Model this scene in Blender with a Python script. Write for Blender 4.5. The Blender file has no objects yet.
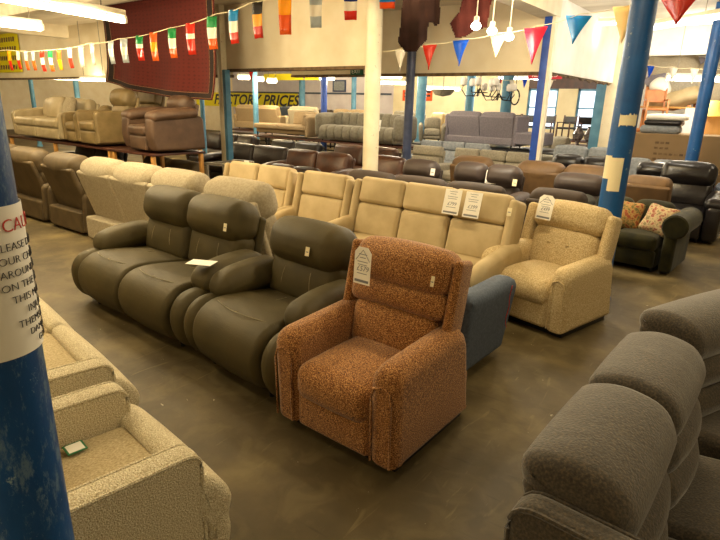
import bpy, bmesh, math, random
from math import sin, cos, tan, pi, radians as rad
from mathutils import Vector as V, Matrix as MX
random.seed(7)
C = bpy.context.scene.collection
S = bpy.context.scene

# ---------------------------------------------------------------- camera, world, exposure
CAMH = 1.75; FPX = 535.0
RT = V((.79367787, .60782432, .02500087)); DN = V((.19972939, -.22154102, -.95447773)); FW = V((-.57461606, .76254126, -.29723259))
cd = bpy.data.cameras.new('camera'); cam = bpy.data.objects.new('camera', cd); C.objects.link(cam)
cd.sensor_width = 36; cd.lens = FPX / 720 * 36; cd.clip_end = 200
m = MX.Identity(3); m.col[0] = RT; m.col[1] = -DN; m.col[2] = -FW
cam.matrix_world = MX.Translation((0, 0, CAMH)) @ m.to_4x4()
S.camera = cam
S.view_settings.view_transform = 'Standard'; S.view_settings.look = 'None'; S.view_settings.gamma = 1
S.view_settings.use_curve_mapping = False
S.view_settings.exposure = 0.08
S.cycles.max_bounces = 6; S.cycles.diffuse_bounces = 3
w = bpy.data.worlds.new('world'); S.world = w; w.use_nodes = True
w.node_tree.nodes['Background'].inputs[0].default_value = (.80, .90, 1, 1)
w.node_tree.nodes['Background'].inputs[1].default_value = 3.0     # daylight beyond the far windows

def area(name, loc, sx, sy, power, col, rz=0, up=False):
    l = bpy.data.lights.new(name, 'AREA'); l.shape = 'RECTANGLE'; l.size = sx; l.size_y = sy; l.energy = power; l.color = col
    o = bpy.data.objects.new(name, l); C.objects.link(o); o.location = loc; o.rotation_euler = (pi if up else 0, 0, rz)
    return o
def glow(name, loc, L_, power, col, rz=0):
    # a tube shines all round: two soft points along it
    for s in (-.5, .5):
        l = bpy.data.lights.new(name, 'POINT'); l.shadow_soft_size = .12; l.energy = power / 2; l.color = col
        o = bpy.data.objects.new(name, l); C.objects.link(o); o.location = (loc[0] + s * L_ * .5 * cos(rz), loc[1] + s * L_ * .5 * sin(rz), loc[2])
WARM = (1, .80, .47); NEUT = (1, .90, .72); COOL = (.86, .93, 1)

def pix(x, y, z=0.):                      # ground-plan point seen at (x, y) of the photograph, at height z
    r = RT * (x - 360) + DN * (y - 270) + FW * FPX
    return V((0, 0, CAMH)) + r * ((z - CAMH) / r.z)
def dep(x, y, d):
    r = RT * (x - 360) + DN * (y - 270) + FW * FPX
    return V((0, 0, CAMH)) + r * (d / FPX)
def onY(x, y, Y):
    r = RT * (x - 360) + DN * (y - 270) + FW * FPX
    return V((0, 0, CAMH)) + r * (Y / r.y)

# ---------------------------------------------------------------- materials
def lin(h):
    h = h.lstrip('#'); c = [int(h[i:i+2], 16) / 255 for i in (0, 2, 4)]
    return tuple(((x / 12.92) if x < .04045 else ((x + .055) / 1.055) ** 2.4) for x in c) + (1,)
def M(name, c1, c2=None, sc=8, det=4, rough=.6, bump=.0, bsc=60, metal=0, c3=None, lo=.35, hi=.65, wr=0, wsc=6, vor=False, sheen=0, spec=None, stretch=None, coord='Object'):
    mt = bpy.data.materials.new(name); mt.use_nodes = True; N = mt.node_tree.nodes; L = mt.node_tree.links
    b = N['Principled BSDF']; b.inputs['Roughness'].default_value = rough; b.inputs['Metallic'].default_value = metal
    b.inputs['Base Color'].default_value = lin(c1)
    if spec is not None: b.inputs['Specular IOR Level'].default_value = spec
    if sheen: b.inputs['Sheen Weight'].default_value = sheen
    tc = N.new('ShaderNodeTexCoord'); co = tc.outputs[coord]
    if stretch:
        mp = N.new('ShaderNodeMapping'); mp.inputs['Scale'].default_value = stretch; L.new(co, mp.inputs[0]); co = mp.outputs[0]
    if c2:
        n = N.new('ShaderNodeTexNoise'); n.inputs['Scale'].default_value = sc; n.inputs['Detail'].default_value = det; L.new(co, n.inputs['Vector'])
        r = N.new('ShaderNodeValToRGB'); e = r.color_ramp.elements
        e[0].position = lo; e[0].color = lin(c1); e[1].position = hi; e[1].color = lin(c2)
        if c3: x = e.new((lo + hi) / 2); x.color = lin(c3)
        L.new(n.outputs['Fac'], r.inputs[0]); L.new(r.outputs[0], b.inputs['Base Color'])
    prev = None
    if bump:
        if vor:
            n2 = N.new('ShaderNodeTexVoronoi'); out = 'Distance'
        else:
            n2 = N.new('ShaderNodeTexNoise'); n2.inputs['Detail'].default_value = 3; out = 'Fac'
        n2.inputs['Scale'].default_value = bsc; L.new(co, n2.inputs['Vector'])
        bp = N.new('ShaderNodeBump'); bp.inputs['Strength'].default_value = min(1, bump); bp.inputs['Distance'].default_value = .004 if bump <= 1 else .004 * bump
        L.new(n2.outputs[out], bp.inputs['Height']); prev = bp
        L.new(bp.outputs[0], b.inputs['Normal'])
    if wr:
        n3 = N.new('ShaderNodeTexNoise'); n3.inputs['Scale'].default_value = wsc; n3.inputs['Detail'].default_value = 2; n3.inputs['Distortion'].default_value = .6
        L.new(co, n3.inputs['Vector'])
        b2 = N.new('ShaderNodeBump'); b2.inputs['Strength'].default_value = wr; b2.inputs['Distance'].default_value = .03
        L.new(n3.outputs['Fac'], b2.inputs['Height'])
        if prev: L.new(prev.outputs[0], b2.inputs['Normal'])
        L.new(b2.outputs[0], b.inputs['Normal'])
    return mt
def EM(name, col, st):
    mt = bpy.data.materials.new(name); mt.use_nodes = True; b = mt.node_tree.nodes['Principled BSDF']
    b.inputs['Base Color'].default_value = col + (1,); b.inputs['Emission Color'].default_value = col + (1,); b.inputs['Emission Strength'].default_value = st
    return mt

# ---------------------------------------------------------------- mesh helpers
def B(): return bmesh.new()
def rb(bm, c, s, r=.05, puff=(0, 0, 0), rot=None, fn=None, k=5):
    """soft box: centre, size, corner radius, outward swell per axis, rotation, extra deformation"""
    h = [x / 2 for x in s]; rr = [min(r, x * .96) for x in h]; R_ = min(rr)
    ax = []
    for a in range(3):
        i = h[a] - R_; up = [i + R_ * t for t in (.268, .577, 1)]
        mid = [-i + 2 * i * j / k for j in range(k + 1)] if i > 1e-5 else [0]
        ax.append([-x for x in reversed(up)] + mid + up)
    vd = {}
    def vert(p):
        key = (round(p[0], 5), round(p[1], 5), round(p[2], 5))
        if key in vd: return vd[key]
        q = V(p); inn = V([max(-(h[a] - R_), min(h[a] - R_, q[a])) for a in range(3)])
        dlt = q - inn
        res = inn + dlt.normalized() * R_ if dlt.length > 1e-7 else q
        u = [res[a] / h[a] for a in range(3)]
        for a in range(3):
            b_, c_ = (a + 1) % 3, (a + 2) % 3
            if puff[a]: res[a] += puff[a] * u[a] * max(0, 1 - u[b_] ** 2) * max(0, 1 - u[c_] ** 2)
        if fn: res = fn(res)
        if rot is not None: res = rot @ res
        vd[key] = bm.verts.new(res + V(c)); return vd[key]
    for a in range(3):
        b_, c_ = (a + 1) % 3, (a + 2) % 3
        for sgn in (-1, 1):
            for i in range(len(ax[b_]) - 1):
                for j in range(len(ax[c_]) - 1):
                    qs = []
                    for (ii, jj) in ((i, j), (i + 1, j), (i + 1, j + 1), (i, j + 1)):
                        p = [0, 0, 0]; p[a] = sgn * h[a]; p[b_] = ax[b_][ii]; p[c_] = ax[c_][jj]; qs.append(vert(p))
                    if sgn < 0: qs.reverse()
                    try: bm.faces.new(qs)
                    except ValueError: pass
    return bm
def rx(a): return MX.Rotation(rad(a), 3, 'X')
def ry(a): return MX.Rotation(rad(a), 3, 'Y')
def rzm(a): return MX.Rotation(rad(a), 3, 'Z')
def bx(bm, x0, x1, y0, y1, z0, z1, bev=0.0):
    vs = [bm.verts.new((x, y, z)) for x in (x0, x1) for y in (y0, y1) for z in (z0, z1)]
    fs = [bm.faces.new([vs[i] for i in f]) for f in ((0, 1, 3, 2), (4, 6, 7, 5), (0, 4, 5, 1), (2, 3, 7, 6), (0, 2, 6, 4), (1, 5, 7, 3))]
    if bev:
        es = list({e for f in fs for e in f.edges}); bmesh.ops.bevel(bm, geom=es, offset=bev, segments=2, affect='EDGES', profile=.5)
    return bm
def smooth_closed(p, n=4):
    out = []; m_ = len(p)
    for i in range(m_):
        a, b, c, d = [V((p[(i + k) % m_][0], p[(i + k) % m_][1], 0)) for k in (-1, 0, 1, 2)]
        for j in range(n):
            t = j / n
            q = .5 * ((2 * b) + (c - a) * t + (2 * a - 5 * b + 4 * c - d) * t * t + (3 * b - a - 3 * c + d) * t ** 3)
            out.append((q.x, q.y))
    return out
def prof(bm, pts, x0, x1, r=.03, sm=4, bulge=0, fn=None, nx=4):
    """outline in the y-z plane carried from x0 to x1, rounded at both ends"""
    if sm: pts = smooth_closed(pts, sm)
    n = len(pts)
    ar = sum(pts[i][0] * pts[(i + 1) % n][1] - pts[(i + 1) % n][0] * pts[i][1] for i in range(n))
    if ar < 0: pts = pts[::-1]
    nor = []
    for i in range(n):
        d_ = V((pts[(i + 1) % n][0] - pts[i - 1][0], pts[(i + 1) % n][1] - pts[i - 1][1])); d_ = d_.normalized() if d_.length > 1e-9 else V((1, 0))
        nor.append((d_.y, -d_.x))
    xs = [(x0 + r * (1 - sin(a)), r * (1 - cos(a))) for a in (0, .5, 1.05)] + [(x0 + r + (x1 - x0 - 2 * r) * j / nx, 0) for j in range(nx + 1)] + [(x1 - r * (1 - sin(a)), r * (1 - cos(a))) for a in (1.05, .5, 0)]
    # ring offsets: (x, inset)
    xs = [(x0, r), (x0 + r * .13, r * .5), (x0 + r * .5, r * .13)] + [(x0 + r + (x1 - x0 - 2 * r) * j / nx, 0) for j in range(nx + 1)] + [(x1 - r * .5, r * .13), (x1 - r * .13, r * .5), (x1, r)]
    rings = []
    for (x, ins) in xs:
        u = (x - x0) / (x1 - x0) * 2 - 1; o = bulge * (1 - u * u) - ins
        ring = []
        for i in range(n):
            p = V((x, pts[i][0] + nor[i][0] * o, pts[i][1] + nor[i][1] * o))
            if fn: p = fn(p)
            ring.append(bm.verts.new(p))
        rings.append(ring)
    for a, b in zip(rings, rings[1:]):
        for i in range(n): bm.faces.new((a[i], a[(i + 1) % n], b[(i + 1) % n], b[i]))
    cy_, cz_ = sum(p[0] for p in pts) / n, sum(p[1] for p in pts) / n
    star = all((pts[i][0] - cy_) * (pts[(i + 1) % n][1] - cz_) - (pts[(i + 1) % n][0] - cy_) * (pts[i][1] - cz_) > 0 for i in range(n))
    for ring, flip in ((rings[0], True), (rings[-1], False)):
        if not star: bm.faces.new(ring[::-1] if flip else ring); continue
        cen = V((0, 0, 0))
        for v in ring: cen += v.co
        cen /= n; prev = ring
        for s_ in (.72, .40):
            nw = [bm.verts.new(cen.lerp(v.co, s_)) for v in ring]
            for i in range(n): bm.faces.new((prev[i], prev[(i + 1) % n], nw[(i + 1) % n], nw[i]))
            prev = nw
        cv = bm.verts.new(cen)
        for i in range(n): bm.faces.new((prev[i], prev[(i + 1) % n], cv))
    return bm
def rpoly(P_):
    """polygon with rounded corners: (y, z, radius)"""
    out = []; n = len(P_)
    for i in range(n):
        a, b, c = V(P_[i - 1][:2]), V(P_[i][:2]), V(P_[(i + 1) % n][:2]); r = P_[i][2]
        la, lc = (a - b).length, (c - b).length; r = min(r, la * .49, lc * .49)
        p0 = b + (a - b).normalized() * r; p2 = b + (c - b).normalized() * r; k = 5 if r > .02 else 2
        for j in range(k + 1):
            t = j / k; q = p0 * (1 - t) ** 2 + b * 2 * t * (1 - t) + p2 * t * t; out.append((q.x, q.y))
    res = []
    for q in out:
        if not res or (abs(q[0] - res[-1][0]) + abs(q[1] - res[-1][1])) > 1e-4: res.append(q)
    return res
def tube(bm, pts, r, n=8, closed=False):
    P = [V(p) for p in pts]; rings = []
    for i, p in enumerate(P):
        t = (P[(i + 1) % len(P)] - P[i - 1]) if (closed or 0 < i < len(P) - 1) else (P[1] - P[0] if i == 0 else P[-1] - P[-2])
        t.normalize(); a = t.cross(V((0, 0, 1))); a = a if a.length > 1e-3 else t.cross(V((1, 0, 0))); a.normalize(); b = t.cross(a)
        rr = r[i] if isinstance(r, (list, tuple)) else r
        rings.append([bm.verts.new(p + (a * cos(2 * pi * j / n) + b * sin(2 * pi * j / n)) * rr) for j in range(n)])
    pairs = list(zip(rings, rings[1:])) + ([(rings[-1], rings[0])] if closed else [])
    for A, Bq in pairs:
        for j in range(n): bm.faces.new((A[j], A[(j + 1) % n], Bq[(j + 1) % n], Bq[j]))
    if not closed: bm.faces.new(rings[0][::-1]); bm.faces.new(rings[-1])
    return bm
def lathe(bm, pr, c=(0, 0, 0), n=24, cap=True):
    rings = [[bm.verts.new((c[0] + r * cos(2 * pi * j / n), c[1] + r * sin(2 * pi * j / n), c[2] + z)) for j in range(n)] for r, z in pr]
    for a, b in zip(rings, rings[1:]):
        for j in range(n): bm.faces.new((a[j], a[(j + 1) % n], b[(j + 1) % n], b[j]))
    if cap: bm.faces.new(rings[0][::-1]); bm.faces.new(rings[-1])
    return bm
def obj(name, bm, mat, parent=None, label=None, smooth=True, angle=40):
    bmesh.ops.recalc_face_normals(bm, faces=bm.faces)
    me = bpy.data.meshes.new(name); bm.to_mesh(me); bm.free()
    if smooth:
        me.polygons.foreach_set('use_smooth', [True] * len(me.polygons))
        try: me.set_sharp_from_angle(angle=rad(angle))
        except Exception: pass
    me.materials.append(mat)
    o = bpy.data.objects.new(name, me); C.objects.link(o)
    if smooth and len(me.polygons) > 60:
        wn = o.modifiers.new('weighted', 'WEIGHTED_NORMAL'); wn.keep_sharp = True; wn.weight = 60
    if parent: o.parent = parent
    if label: o['label'] = label
    return o
def thing(name, label, cat, loc=(0, 0, 0), rz=0, group=None):
    o = bpy.data.objects.new(name, None); C.objects.link(o); o.location = loc; o.rotation_euler = (0, 0, rad(rz)); o.empty_display_size = .1
    o['label'] = label; o['category'] = cat
    if group: o['group'] = group
    return o
def tag(o, label, cat, group=None, kind=None):
    o['label'] = label; o['category'] = cat
    if group: o['group'] = group
    if kind: o['kind'] = kind
    return o
def struct(name, bm, mat, smooth=False, parent=None):
    o = obj(name, bm, mat, parent, smooth=smooth)
    if not parent: o['kind'] = 'structure'
    return o
def text(name, s, size, mat, mw, parent=None, bend=None, ext=.0006, align='CENTER', shear=0, label=None, fit=None, bold=0):
    """letters as a mesh; mw places them (x right, y up, z towards the reader); bend wraps them on a column of that radius"""
    cu = bpy.data.curves.new(name, 'FONT'); cu.body = s; cu.size = size; cu.align_x = align; cu.extrude = ext; cu.shear = shear; cu.resolution_u = 3; cu.offset = bold
    t = bpy.data.objects.new(name, cu); C.objects.link(t)
    dg = bpy.context.evaluated_depsgraph_get(); me = bpy.data.meshes.new_from_object(t.evaluated_get(dg)); bpy.data.objects.remove(t)
    if fit:
        xs = [v.co.x for v in me.vertices]; k = fit / (max(xs) - min(xs))
        for v in me.vertices: v.co.x *= k
    if bend:
        for v in me.vertices:
            a = v.co.x / bend; rr = bend + v.co.z + .0012; v.co = V((rr * sin(a), v.co.y, rr * cos(a)))
    me.transform(mw); me.materials.clear(); me.materials.append(mat)
    o = bpy.data.objects.new(name, me); C.objects.link(o)
    if parent: o.parent = parent
    if label: o['label'] = label
    return o
def copy_tree(o, parent=None):
    c = o.copy(); C.objects.link(c)
    if parent: c.parent = parent
    for ch in o.children: copy_tree(ch, c)
    return c

# ---------------------------------------------------------------- material set
m_floor = M('floor_concrete', '#4c4128', '#86764f', sc=2.4, det=12, rough=.55, bump=.35, bsc=30, c3='#62553a', lo=.33, hi=.74, spec=.25, wr=.05, wsc=3)
def floor_marks(mt):
    N = mt.node_tree.nodes; L = mt.node_tree.links; b = N['Principled BSDF']; src = b.inputs['Base Color'].links[0].from_socket
    tc = [n for n in N if n.type == 'TEX_COORD'][0]
    for (scl, sc_, lo, hi, col, fac) in (((1, 1, 1), .7, .42, .60, '#3c321e', .55), ((7, .9, 1), 3.4, .64, .72, '#9b8b62', .22), ((.9, 7, 1), 3.0, .64, .72, '#2e2616', .35), ((1, 1, 1), 5.5, .5, .66, '#8b7d58', .16), ((1, 1, 1), 22, .735, .75, '#c9c0a4', .6)):
        mp = N.new('ShaderNodeMapping'); mp.inputs['Scale'].default_value = scl; mp.inputs['Rotation'].default_value = (0, 0, .5); L.new(tc.outputs['Object'], mp.inputs[0])
        n = N.new('ShaderNodeTexNoise'); n.inputs['Scale'].default_value = sc_; n.inputs['Detail'].default_value = 5; n.inputs['Distortion'].default_value = .8; L.new(mp.outputs[0], n.inputs['Vector'])
        r = N.new('ShaderNodeValToRGB'); r.color_ramp.elements[0].position = lo; r.color_ramp.elements[1].position = hi; r.color_ramp.elements[1].color = (fac, fac, fac, 1); L.new(n.outputs['Fac'], r.inputs[0])
        mx = N.new('ShaderNodeMix'); mx.data_type = 'RGBA'; L.new(r.outputs[0], mx.inputs['Factor']); L.new(src, mx.inputs['A']); mx.inputs['B'].default_value = lin(col); src = mx.outputs['Result']
    L.new(src, b.inputs['Base Color'])
floor_marks(m_floor)
m_plaster = M('plaster', '#efe0c0', '#f8ecd2', sc=2.5, det=6, rough=.8, bump=.2, bsc=30)
m_plasterw = M('plaster_white', '#efeae2', '#faf6f0', sc=2.5, det=6, rough=.8, bump=.2, bsc=30)
m_lilac = M('wall_lilac', '#cfc6cc', '#ddd6da', sc=2, rough=.85)
m_farcream = M('wall_far_cream', '#e8d8ae', '#f4e6c0', sc=2, rough=.85)
m_ceil = M('ceiling_boards', '#cfc3ad', '#efe6d4', sc=1.3, det=7, rough=.85, bump=.4, bsc=9, stretch=(.35, 1.6, 1), c3='#dcd1bd')
m_soffit = M('soffit', '#b9a78e', '#cbb99e', sc=2, rough=.9)
m_beam = M('beam_paint', '#e6dac0', '#f3e9d2', sc=4, rough=.7, bump=.3, bsc=20)
m_edge = M('bare_wood_edge', '#5b4630', '#7d6444', sc=10, rough=.8)
m_blue = M('blue_paint', '#0c4f8c', '#1667ae', sc=5, det=5, rough=.38, bump=.5, bsc=22, wr=.1, wsc=14)
m_lblue = M('light_blue_paint', '#4a83a6', '#6499b8', sc=5, rough=.5, bump=.3)
m_rblue = M('royal_blue_paint', '#1f45a0', '#2a54b8', sc=5, rough=.45)
m_navy = M('navy_paint', '#35405f', '#49557a', sc=5, rough=.4)
m_white = M('white_paint', '#e9e0cb', '#f6efdd', sc=6, rough=.6, bump=.3)
m_paper = M('paper', '#f3eee2', '#faf7ee', sc=5, rough=.7)
m_card = M('card_tag', '#efe3bd', None, rough=.7)
m_ink = M('ink', '#37363b', None, rough=.7)
m_red = M('red_ink', '#c8352b', None, rough=.7)
m_greyink = M('grey_ink', '#7c7f86', None, rough=.7)
m_black = M('black_plastic', '#101012', None, rough=.5)
m_steel = M('steel', '#7a746a', '#918a7e', sc=9, rough=.45, metal=.6)
m_bmetal = M('black_metal', '#1c1c20', None, rough=.45, metal=.4)
m_wood = M('pine', '#b9843f', '#cf9a52', sc=5, rough=.55, stretch=(1, 1, .15))
m_dwood = M('dark_wood', '#3a1d14', '#4f2a1c', sc=6, rough=.45)
m_owood = M('orange_wood', '#a8642c', '#bf7a3c', sc=6, rough=.5)
m_olivel = M('olive_leather', '#423a22', '#50462a', sc=3, rough=.62, spec=.3, bump=.25, bsc=140, wr=.16, wsc=5)
m_stitch = M('pale_stitch', '#8d8468', None, rough=.8)
m_tweed = M('rust_tweed', '#542f12', '#cf9c5e', sc=190, det=3, rough=.95, bump=1.0, bsc=110, c3='#925c2a', lo=.38, hi=.64, sheen=.2)
m_creamf = M('cream_chenille', '#a58c60', '#dac8a2', sc=120, det=3, rough=.95, bump=.8, bsc=90, c3='#c0a97c', lo=.3, hi=.66)
m_boucle = M('beige_boucle', '#aa9b7a', '#eee6cc', sc=200, det=3, rough=.97, bump=1.2, bsc=190, c3='#cdbd98', lo=.3, hi=.62, vor=True)
m_weave = M('beige_weave', '#9c8862', '#d2c29c', sc=260, det=2, rough=.97, bump=1.0, bsc=260, stretch=(1, .35, 1), lo=.3, hi=.7)
m_csuede = M('cream_suede', '#b09c74', '#c4b088', sc=4, rough=.75, bump=.2, bsc=120, wr=.08, wsc=5)
m_grey = M('charcoal_chenille', '#261f16', '#574935', sc=130, det=4, rough=.85, bump=.6, bsc=120, c3='#3b3328', lo=.3, hi=.7, wr=.2, wsc=5, sheen=.35)
m_slate = M('slate_fabric', '#454e5c', '#566071', sc=60, rough=.9, bump=.4, bsc=120)
m_wfab = M('oat_fabric', '#9f937b', '#b3a78e', sc=50, rough=.92, bump=.3, bsc=120, wr=.1)
m_brownf = M('brown_suede', '#4b3d26', '#5c4c31', sc=6, rough=.62, bump=.25, bsc=120, wr=.12)
m_charl = M('charcoal_leather', '#30251f', '#3d302a', sc=4, rough=.55, bump=.2, bsc=120, wr=.12)
m_lowd = M('taupe_brown_fabric', '#33271e', '#413328', sc=5, rough=.8, bump=.2, bsc=100)
m_tan = M('tan_suede', '#574026', '#6b5030', sc=5, rough=.6, bump=.2, bsc=120, wr=.1)
m_darkl = M('dark_brown_leather', '#1f1510', '#2f2018', sc=5, rough=.36, bump=.15, bsc=100, wr=.2)
m_midl = M('brown_leather', '#3e2518', '#54331f', sc=5, rough=.36, bump=.15, bsc=100, wr=.2)
m_blackl = M('black_leather', '#141112', '#1f1b1c', sc=5, rough=.28, bump=.15, bsc=100, wr=.2)
m_velvet = M('olive_velvet', '#181706', '#2f2c0e', sc=7, rough=.85, bump=.2, bsc=100, wr=.15, sheen=.12, spec=.2)
m_floral = M('floral_print', '#7f7350', '#8f4f40', sc=26, det=3, rough=.9, c3='#c1ac84', lo=.36, hi=.64)
m_floral2 = M('floral_print_rust', '#5f5a2e', '#8a3f22', sc=24, det=3, rough=.9, c3='#b08c50', lo=.38, hi=.62)
m_taupe = M('taupe_leather', '#75633f', '#897650', sc=5, rough=.5, bump=.2, bsc=100, wr=.15)
m_brleath = M('cocoa_leather', '#4a3628', '#5c4635', sc=5, rough=.5, bump=.2, bsc=100, wr=.12)
m_ivory = M('ivory_leather', '#a69674', '#baab8a', sc=5, rough=.45, bump=.1, wr=.12)
m_sand = M('sand_fabric', '#988363', '#ad9775', sc=40, rough=.9, bump=.2)
m_sage = M('sage_velvet', '#6b6555', '#7d7766', sc=20, rough=.75, sheen=.3)
m_dove = M('dove_grey_fabric', '#86808a', '#968f98', sc=30, rough=.9, bump=.2)
m_lgrey = M('light_grey_fabric', '#8f8878', '#a19a88', sc=30, rough=.9, bump=.2)
m_bgrey = M('blue_grey_fabric', '#7d8288', '#93989c', sc=20, rough=.8)
m_cbox = M('cardboard', '#7d6646', '#8a7150', sc=1.2, rough=.9)
m_yel = M('yellow_banner', '#f0e11e', None, rough=.6)
m_orange = M('orange_poster', '#e8571c', None, rough=.6)
m_hide = M('dark_hide', '#1a0f0c', '#241612', sc=6, rough=.95, bump=.3, bsc=60, wr=.3, spec=.05)
m_hide2 = M('red_brown_hide', '#331512', '#431e1a', sc=6, rough=.9, bump=.3, bsc=60, wr=.3, spec=.08)
m_tube = EM('tube_glow', (1, .90, .66), 9); m_tubew = EM('tube_glow_white', (1, .96, .88), 9)
PAL = {k: M('flag_' + k, v, None, rough=.25) for k, v in dict(red='#d33a26', green='#2c9a58', white='#ece6da', orange='#e4702c', yellow='#f2b41e', blue='#2f7fb8', black='#2a2422', foil='#b9c0c2', royal='#1a5fd0', pink='#e8415f', cream='#efd9a8', sky='#2796cf', navy='#25408f').items()}

for _m in PAL.values():
    N = _m.node_tree.nodes; L = _m.node_tree.links; b = N['Principled BSDF']; tr = N.new('ShaderNodeBsdfTranslucent'); mx = N.new('ShaderNodeMixShader'); mx.inputs[0].default_value = .5
    tr.inputs[0].default_value = b.inputs['Base Color'].default_value; L.new(b.outputs[0], mx.inputs[1]); L.new(tr.outputs[0], mx.inputs[2]); L.new(mx.outputs[0], N['Material Output'].inputs['Surface'])

# ---------------------------------------------------------------- the building
CZ = 3.44
bm = B(); bx(bm, -32, 8, -4, 30, -.2, 0); struct('floor', bm, m_floor)
bm = B(); bx(bm, -32, 8, -4, 30, CZ, CZ + .2); struct('ceiling', bm, m_ceil)
bm = B(); bx(bm, -32.2, -32, -4, 22, 0, CZ); struct('wall_left', bm, m_plaster)
bm = B(); bx(bm, 8, 8.2, -4, 30, 0, CZ); struct('wall_right', bm, m_plaster)
bm = B(); bx(bm, -32, 8, -4.2, -4, 0, CZ); struct('wall_back', bm, m_plaster)
# far wall: lilac part, cream part, windows on the right
YF = 21.0
def wallpiece(name, x0, x1, z0, z1, mt, y=YF): 
    b_ = B(); bx(b_, x0, x1, y, y + .25, z0, z1); return struct(name, b_, mt)
wallpiece('wall_far', -25.2, -14.2, 0, CZ, m_lilac)
wallpiece('wall_far_left', -32, -25.2, 0, CZ, m_plaster)
wallpiece('wall_far_middle', -14.2, -8.0, 0, CZ, m_farcream)
wallpiece('wall_far_sill', -8.0, -4.0, 0, 1.0, m_farcream)
wallpiece('wall_far_lintel', -8.0, -4.0, 2.45, CZ, m_dwood)
wallpiece('wall_far_pier', -6.85, -6.15, 1.0, 2.45, m_farcream)
wallpiece('wall_far_right', -4.0, 8, 0, CZ, m_plasterw)
wi = 0
for (x0, x1) in ((-8.0, -6.85), (-6.15, -4.9)):
    wi += 1; b_ = B()
    for (a, b2, z0, z1) in ((x0, x0 + .07, 1, 2.45), (x1 - .07, x1, 1, 2.45), (x0, x1, 1, 1.07), (x0, x1, 2.38, 2.45), (x0, x1, 1.75, 1.8), ((x0 + x1) / 2 - .025, (x0 + x1) / 2 + .025, 1, 2.45)):
        bx(b_, a, b2, YF + .05, YF + .12, z0, z1)
    o = struct('window_%d' % wi, b_, m_lblue)
    g = B(); bx(g, x0, x1, YF + .08, YF + .09, 1, 2.45)
    gm = bpy.data.materials.get('window_pane')
    if not gm:
        gm = bpy.data.materials.new('window_pane'); gm.use_nodes = True; bb = gm.node_tree.nodes['Principled BSDF']
        bb.inputs['Transmission Weight'].default_value = 1; bb.inputs['Roughness'].default_value = .5; bb.inputs['IOR'].default_value = 1.1
    obj('pane', g, gm, o)
wallpiece('wall_far_pier_right', -4.9, -4.0, 1.0, 2.45, m_plasterw)

# hanging partitions under the beams
def partition(name, x0, x1, y0, y1, z0, mt, edge=True):
    b_ = B(); bx(b_, x0, x1, y0, y1, z0, CZ); o = struct(name, b_, mt)
    if edge:
        e_ = B(); bx(e_, x0 - .01, x1 + .01, y0 - .015, y1 + .015, z0 - .05, z0); obj('bottom_rail', e_, m_edge, o, smooth=False)
    return o
partition('wall_hanging_left', -31.9, -8.75, 7.2, 7.32, 2.22, m_plaster)
partition('wall_hanging_middle', -8.75, -5.35, 7.2, 7.32, 2.32, m_plaster)
partition('wall_hanging_far', -9.0, -3.3, 9.2, 9.32, 2.32, m_plaster)
partition('wall_hanging_right', -3.32, -3.2, 9.25, 13.37, 2.32, m_plasterw, False)
b_ = B(); bx(b_, -3.42, -3.12, -3.9, 9.2, 3.12, CZ); struct('trim_1', b_, m_beam)
b_ = B(); bx(b_, -31.9, 7.9, 4.9, 5.2, 3.22, CZ); struct('trim_2', b_, m_beam)
b_ = B(); bx(b_, -3.3, 7.9, 13.6, 13.85, 2.9, CZ); struct('trim_3', b_, m_plasterw)
b_ = B(); bx(b_, -15.15, -14.9, -3.9, 7.2, 3.15, CZ); struct('trim_4', b_, m_beam)

# ragged brown stain line under the far right partition
def column(name, label, x, y, r, mt, z1=CZ, z0=0, square=False, mt2=None):
    t = thing(name, label, 'column', (x, y, z0))
    b_ = B()
    if square: bx(b_, -r, r, -r, r, 0, z1 - z0, .008)
    else: lathe(b_, [(r, 0), (r, .35), (r * 1.0, 1.2), (r * .99, 2.0), (r, z1 - z0)], n=28)
    obj('shaft', b_, mt, t)
    b_ = B()
    if square: bx(b_, -r - .02, r + .02, -r - .02, r + .02, 0, .04, .005)
    else: lathe(b_, [(r + .03, 0), (r + .03, .03), (r + .012, .05), (r + .005, .09), (r, .1)], n=28)
    obj('foot_flange', b_, mt, t)
    return t
def chippy(name, base, base2, chip):
    mt = M(name, base, base2, sc=4, det=5, rough=.4, bump=.4, bsc=30)
    N = mt.node_tree.nodes; L = mt.node_tree.links; b = N['Principled BSDF']
    src = b.inputs['Base Color'].links[0].from_socket
    tc = [n for n in N if n.type == 'TEX_COORD'][0]
    n = N.new('ShaderNodeTexNoise'); n.inputs['Scale'].default_value = 17; n.inputs['Detail'].default_value = 8; n.inputs['Roughness'].default_value = .75; L.new(tc.outputs['Object'], n.inputs['Vector'])
    r = N.new('ShaderNodeValToRGB'); r.color_ramp.elements[0].position = .63; r.color_ramp.elements[1].position = .66; L.new(n.outputs['Fac'], r.inputs[0])
    mx = N.new('ShaderNodeMix'); mx.data_type = 'RGBA'; L.new(r.outputs[0], mx.inputs['Factor']); L.new(src, mx.inputs['A']); mx.inputs['B'].default_value = lin(chip)
    L.new(mx.outputs['Result'], b.inputs['Base Color'])
    return mt
m_bluechip = chippy('chipped_blue_paint', '#0f4a86', '#155a9e', '#8da4ae')
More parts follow.
